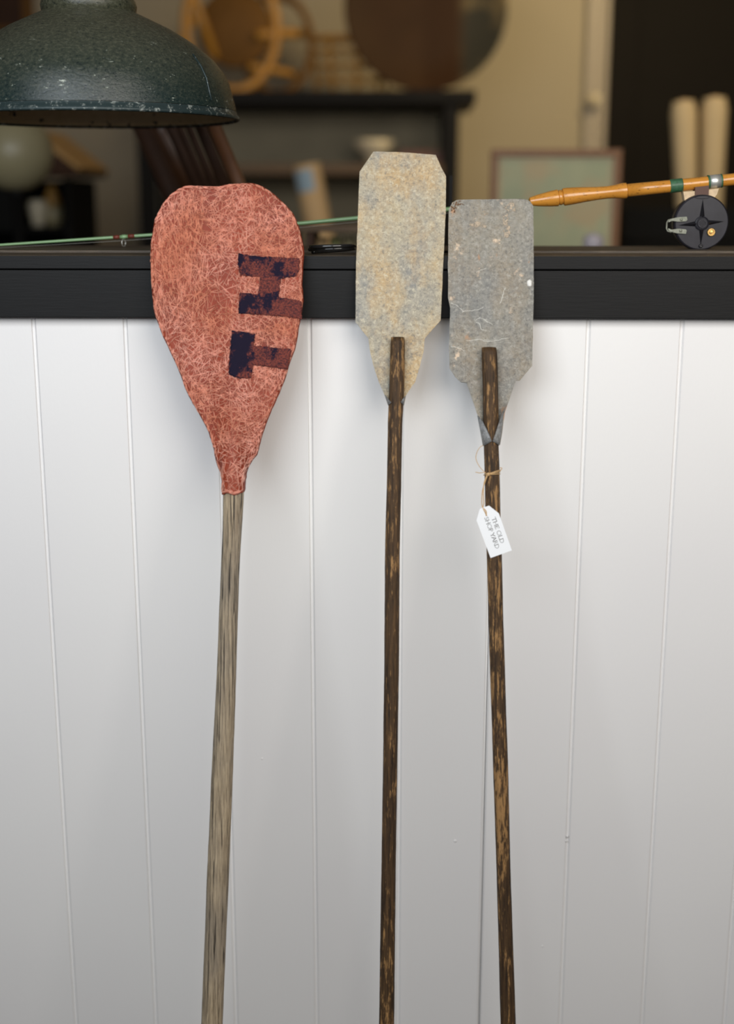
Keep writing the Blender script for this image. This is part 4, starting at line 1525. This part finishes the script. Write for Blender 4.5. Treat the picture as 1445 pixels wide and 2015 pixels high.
# framed green picture
YP = 1.55
p0, p1 = at(967, 294, YP), at(1224, 294, YP)
pic = thing('framed_picture', ((p0.x + p1.x) / 2, YP, ZT), 'pale green picture in a thin brown wooden frame right of the grey blade', 'picture')
W_, H_ = p1.x - p0.x, p0.z - ZT
fw = 0.017
for a, b in (((p0.x, p0.z - fw), (p1.x, p0.z)), ((p0.x, ZT), (p1.x, ZT + fw)), ((p0.x, ZT + fw), (p0.x + fw, p0.z - fw)), ((p1.x - fw, ZT + fw), (p1.x, p0.z - fw))):
    V, Fc = box((a[0], YP - 0.012, a[1]), (b[0], YP + 0.012, b[1]), 0.002)
    part('frame', V, Fc, 'picture_frame_wood', pic)
V, Fc = box((p0.x + fw, YP - 0.002, ZT + fw), (p1.x - fw, YP + 0.006, p0.z - fw))
part('mount', V, Fc, 'cream_mount', pic)
V, Fc = box((p0.x + fw + 0.012, YP - 0.004, ZT + fw + 0.012), (p1.x - fw - 0.012, YP + 0.0, p0.z - fw - 0.008))
part('painting', V, Fc, 'painting', pic)
V, Fc = tube([Vector(((p0.x + p1.x) / 2, YP + 0.012, ZT + 0.3)), Vector(((p0.x + p1.x) / 2, YP + 0.14, ZT + 0.006))], 0.006, 8)
part('strut', V, Fc, 'picture_frame_wood', pic)

# lilac glass stopper bottle in front of the picture
p = at(1168, 478, 1.2)
V, Fc = lathe([(0.0, 0.0), (0.035, 0.0), (0.038, 0.02), (0.038, 0.15), (0.016, 0.19), (0.013, p.z - ZT - 0.022), (0.020, p.z - ZT - 0.01), (0.024, p.z - ZT), (0.019, p.z - ZT + 0.016), (0.0, p.z - ZT + 0.022)], (p.x, 1.2, ZT), 28)
solo('glass_bottle', V, Fc, 'lilac_glass', 'small lilac glass stoppered bottle in front of the green picture', 'bottle', smooth=True)

# black crate with two rolls of cream canvas
YK = 1.85
k0, k1 = at(1228, 405, YK), at(1560, 405, YK)
cr = thing('crate', ((k0.x + k1.x) / 2, YK + 0.15, ZT), 'black slatted crate behind the reel holding the canvas rolls', 'crate')
nsl = 4
hh = (k0.z - ZT) / nsl
for i in range(nsl):
    for yy in (YK, YK + 0.30):
        V, Fc = box((k0.x, yy, ZT + hh * i + 0.006), (k1.x, yy + 0.012, ZT + hh * (i + 1) - 0.006), 0.002)
        part('slat', V, Fc, 'black_box', cr)
    for xx in (k0.x, k1.x - 0.012):
        V, Fc = box((xx, YK + 0.012, ZT + hh * i + 0.006), (xx + 0.012, YK + 0.30, ZT + hh * (i + 1) - 0.006), 0.002)
        part('slat', V, Fc, 'black_box', cr)
for xx in (k0.x + 0.012, k1.x - 0.032):
    for yy in (YK + 0.012, YK + 0.28):
        V, Fc = box((xx, yy, ZT), (xx + 0.02, yy + 0.02, k0.z), 0.002)
        part('post', V, Fc, 'black_box', cr)
V, Fc = box((k0.x + 0.013, YK + 0.013, k0.z - 0.105), (k1.x - 0.013, YK + 0.299, k0.z - 0.092))
part('base', V, Fc, 'black_box', cr)
for i, ((xt, yt), (xb, yb), lb) in enumerate((((1345, 199), (1351, 400), 'cream canvas roll leaning left in the black crate, nearer the door frame'), ((1407, 192), (1401, 400), 'cream canvas roll leaning right in the black crate, farther from the door frame'))):
    A_, B_ = at(xt, yt, YK + 0.12), at(xb, yb, YK + 0.14)
    d = (B_ - A_)
    B_ = A_ + d * ((A_.z - (k0.z - 0.09)) / -d.z)
    r = thing('canvas_roll', B_, lb, 'roll', 'cream canvas rolls')
    n_ = 12
    pts = [A_.lerp(B_, k / n_) for k in range(n_ + 1)]
    V, Fc = tube(pts, [0.036 * (0.80 if k == 0 else 1.0) * (1 - 0.022 * k) for k in range(n_ + 1)], 20)
    part('sheet', V, Fc, 'cream_canvas', r, auto=50)
    ax_ = (A_ - B_).normalized()
    V, Fc = tube([A_ - ax_ * 0.01, A_ + ax_ * 0.004], 0.012, 14)
    part('core', V, Fc, 'kraft_tube', r)

# tall leaning kraft box with a blue printed patch, in front of the unit
YT = 2.1
A_, B_ = at(604, 324, YT), at(636, 500, YT)
d = (B_ - A_)
B_ = A_ + d * ((A_.z - ZT - 0.006) / -d.z)
kb = thing('cardboard_tube', B_, 'leaning tan cardboard tube with a pale blue patch, right of the orange blade', 'tube')
V, Fc = tube([A_, B_], 0.040, 24)
part('tube', V, Fc, 'kraft_tube', kb, auto=50)
Vv, Ff = [], []
axd = (A_ - B_).normalized()
cxn = Vector((1, 0, 0))
fr = (axd.cross(cxn)).normalized()
if fr.y > 0:
    fr = -fr
side = axd.cross(fr)
if side.x > 0:
    side = -side
for i in range(9):
    a = math.radians(-20 + 10.5 * i)
    rad = fr * math.cos(a) + side * math.sin(a)
    for j in range(2):
        Vv.append(A_ - axd * (0.014 + 0.06 * j) + rad * 0.0408)
for i in range(8):
    Ff.append((2 * i, 2 * i + 1, 2 * i + 3, 2 * i + 2))
Vn = [v - (v - A_).normalized() * 0 for v in Vv]
m_ = len(Vv)
Vv += [v - (v - (A_ - axd * ((A_ - v).dot(axd)))).normalized() * 0.002 for v in Vv]
Ff += [tuple(k + m_ for k in reversed(f)) for f in Ff]
part('label_patch', Vv, Ff, 'pale_blue', kb, label='pale blue printed patch')

# wooden box with an open front, low behind the ledge
YO = 0.75
wb = thing('wooden_rack', (at(650, 470, YO).x, YO + 0.1, ZT), 'low brown wooden rack with an open front behind the black coil', 'rack')
q0, q1 = at(560, 444, YO), at(760, 457, YO)
V, Fc = box((q0.x, YO, q1.z), (q1.x, YO + 0.2, q0.z), 0.002)
part('top_board', V, Fc, 'brown_shelf', wb)
for xx in (565, 604, 745):
    p = at(xx, 470, YO)
    V, Fc = box((p.x, YO + 0.004, ZT), (p.x + 0.012, YO + 0.19, q1.z), 0.001)
    part('upright', V, Fc, 'dark_walnut', wb)
V, Fc = box((q0.x, YO, ZT), (q1.x, YO + 0.2, ZT + 0.015), 0.002)
part('base_board', V, Fc, 'brown_shelf', wb)
for (px, rr_, mt, lb) in ((629, 0.020, 'kraft_tube', 'tan pottery jar inside the brown wooden rack, left one'), (660, 0.014, 'olive_glass', 'olive glass bottle inside the brown wooden rack, middle one'), (688, 0.015, 'dim_cream', 'cream bottle inside the brown wooden rack, right one')):
    p = at(px, 470, YO + 0.1)
    hb = q1.z - ZT - 0.015 - 0.012
    V, Fc = lathe([(0.0, 0.0), (rr_ * 0.8, 0.0), (rr_, 0.012), (rr_, hb * 0.8), (rr_ * 0.75, hb * 0.93), (rr_ * 0.8, hb), (0.0, hb)], (p.x, YO + 0.1, ZT + 0.015), 24)
    solo('jar' if 'jar' in lb else 'bottle', V, Fc, mt, lb, 'jar' if 'jar' in lb else 'bottle', smooth=True)

# slatted brown chair tipped over behind the lamp
sc_ = thing('slatted_chair', at(430, 500, 0.6), 'reddish brown wooden chair with a slatted back tilted behind the lamp and orange blade', 'chair')


def rail(a, b, r, mat, nm, sq=0.6, label=None):
    A_, B_ = at(*a), at(*b)
    d = B_ - A_
    if B_.z > ZT and nm == 'stile':
        B_ = A_ + d * ((A_.z - ZT - 0.024) / -d.z)
    V, Fc = tube([A_, (A_ + B_) / 2, B_], r, 12, squash=sq)
    return part(nm, V, Fc, mat, sc_, smooth=True, label=label)


rail((362, 110, 0.44), (478, 380, 0.44), 0.0115, 'red_walnut', 'stile', 0.8, label='reddish brown near stile')
rail((222, 110, 0.80), (362, 430, 0.80), 0.021, 'dark_walnut', 'stile', 0.8)
for t_, r_ in ((0.20, 0.012), (0.36, 0.010), (0.50, 0.0065), (0.64, 0.0065), (0.82, 0.0095)):
    xa = 222 + (362 - 222) * t_
    xb = 362 + (478 - 362) * t_
    Yt = 0.80 + (0.44 - 0.80) * t_
    rail((xa, 110, Yt), (xb + 8, 420, Yt), r_, 'dark_walnut' if t_ != 0.2 else 'red_walnut', 'slat', 0.5)
rail((214, 95, 0.80), (358, 100, 0.44), 0.016, 'dark_walnut', 'top_rail')
rail((352, 408, 0.80), (482, 392, 0.44), 0.018, 'dark_walnut', 'cross_rail')

# black cabinet with sloping lid and its pots, far left
YA = 1.9
cb = thing('cabinet', (at(60, 450, YA).x, YA + 0.15, ZT), 'black open-fronted cabinet with a golden sloping lid at the far left', 'cabinet')
e0, e1 = at(-120, 350, YA), at(137, 350, YA)
zbot = ZT
zin = at(60, 447, YA).z
th_ = 0.020
zc0 = at(60, 352, YA).z
V, Fc = box((e1.x - th_, YA, zbot), (e1.x, YA + 0.3, zc0), 0.003)
part('side_panel', V, Fc, 'black_box', cb)
V, Fc = box((e0.x, YA, zbot), (e0.x + th_, YA + 0.3, zc0), 0.003)
part('side_panel', V, Fc, 'black_box', cb)
V, Fc = box((e0.x + th_, YA + 0.28, zbot), (e1.x - th_, YA + 0.3, zc0))
part('back_panel', V, Fc, 'black_box', cb)
for z_ in (zbot + 0.015, zin):
    V, Fc = box((e0.x + th_, YA, z_ - 0.015), (e1.x - th_, YA + 0.28, z_), 0.002)
    part('shelf_board', V, Fc, 'black_box', cb)
xm = at(48, 400, YA).x
V, Fc = box((e0.x + th_, YA - 0.004, zin), (xm, YA + 0.012, zc0 - 0.002), 0.002)
part('door', V, Fc, 'black_box', cb)
# sloping lid: a ridge prism
r0, r1 = at(70, 268, YA), at(158, 346, YA)
V = []
for y in (YA - 0.02, YA + 0.32):
    V += [Vector((e0.x - 0.02, y, r1.z)), Vector((r1.x, y, r1.z)), Vector((r1.x, y, r1.z + 0.012)), Vector((r0.x, y, r0.z)), Vector((e0.x - 0.02, y, r0.z))]
Fc = [(0, 1, 2, 3, 4), (9, 8, 7, 6, 5), (0, 5, 6, 1), (1, 6, 7, 2), (2, 7, 8, 3), (3, 8, 9, 4), (4, 9, 5, 0)]
part('lid', V, Fc, 'dark_walnut', cb)
V = []
for y in (YA - 0.025, YA + 0.325):
    for (xx, zz_) in ((r1.x + 0.004, r1.z + 0.013), (r0.x - 0.004, r0.z + 0.001), (r0.x - 0.004, r0.z + 0.02), (r1.x + 0.008, r1.z + 0.022)):
        V.append(Vector((xx, y, zz_)))
Fc = [(0, 1, 2, 3), (7, 6, 5, 4), (0, 4, 5, 1), (1, 5, 6, 2), (2, 6, 7, 3), (3, 7, 4, 0)]
part('lid_slope', V, Fc, 'golden_wood', cb, label='golden wood slope')
p = at(75, 430, YA + 0.08)
V, Fc = lathe([(0.0, 0.0), (0.017, 0.0), (0.021, 0.02), (0.028, 0.045), (0.029, 0.062), (0.022, 0.072), (0.0, 0.074)], (p.x, YA + 0.08, zin), 24)
solo('cup', V, Fc, 'cream_ceramic', 'small cream cup inside the black cabinet at far left', 'cup', smooth=True)
p = at(105, 430, YA + 0.12)
vs_ = thing('vase', (p.x, YA + 0.12, zin), 'olive and ochre glazed vase inside the black cabinet beside the cream cup', 'vase')
V, Fc = lathe([(0.0, 0.0), (0.022, 0.0), (0.030, 0.02), (0.031, 0.045), (0.027, 0.055)], (p.x, YA + 0.12, zin), 24)
part('body', V, Fc, 'dim_cream', vs_, smooth=True)
V, Fc = lathe([(0.027, 0.055), (0.024, 0.075), (0.014, 0.100), (0.010, 0.115), (0.0, 0.115)], (p.x, YA + 0.12, zin), 24)
part('neck', V, Fc, 'ochre_glaze', vs_, smooth=True, label='ochre glazed neck')

# cream globe on its stand in front of the cabinet
YGl = 1.35
gc_ = at(28, 300, YGl)
grr = 0.088
gl = thing('globe_jar', (gc_.x, YGl, ZT), 'round dim cream globe on a slim dark stand at the far left', 'globe')
V, Fc = lathe([(grr * math.sin(a), -grr * math.cos(a)) for a in [0.001 + k * (math.pi - 0.002) / 24 for k in range(25)]], (gc_.x, YGl, gc_.z), 36)
part('globe', V, Fc, 'dim_cream', gl, smooth=True)
V, Fc = lathe([(0.0, 0.0), (0.06, 0.0), (0.058, 0.012), (0.014, 0.022), (0.010, 0.1), (0.014, gc_.z - ZT - grr - 0.01), (0.035, gc_.z - ZT - grr + 0.012)], (gc_.x, YGl, ZT), 28)
part('stand', V, Fc, 'black_iron', gl, smooth=True)

# dark panel with amber edge, hanging top left
YF = YW - 0.03
f0, f1 = at(-140, -220, YF), at(68, 66, YF)
fr_ = thing('framed_picture', ((f0.x + f1.x) / 2, YF, f1.z), 'dark brown picture with an amber frame on the wall, top left above the lamp', 'picture')
V, Fc = box((f0.x, YF - 0.01, f1.z), (f1.x, YF + 0.029, f0.z), 0.003)
part('panel', V, Fc, 'dark_walnut', fr_)
for a, b in (((f1.x - 0.035, f1.z), (f1.x, f0.z)), ((f0.x, f1.z), (f0.x + 0.035, f0.z)), ((f0.x, f0.z - 0.035), (f1.x, f0.z)), ((f0.x, f1.z), (f1.x, f1.z + 0.02))):
    V, Fc = box((a[0], YF - 0.022, a[1]), (b[0], YF - 0.009, b[1]), 0.003)
    part('frame', V, Fc, 'dark_amber', fr_)
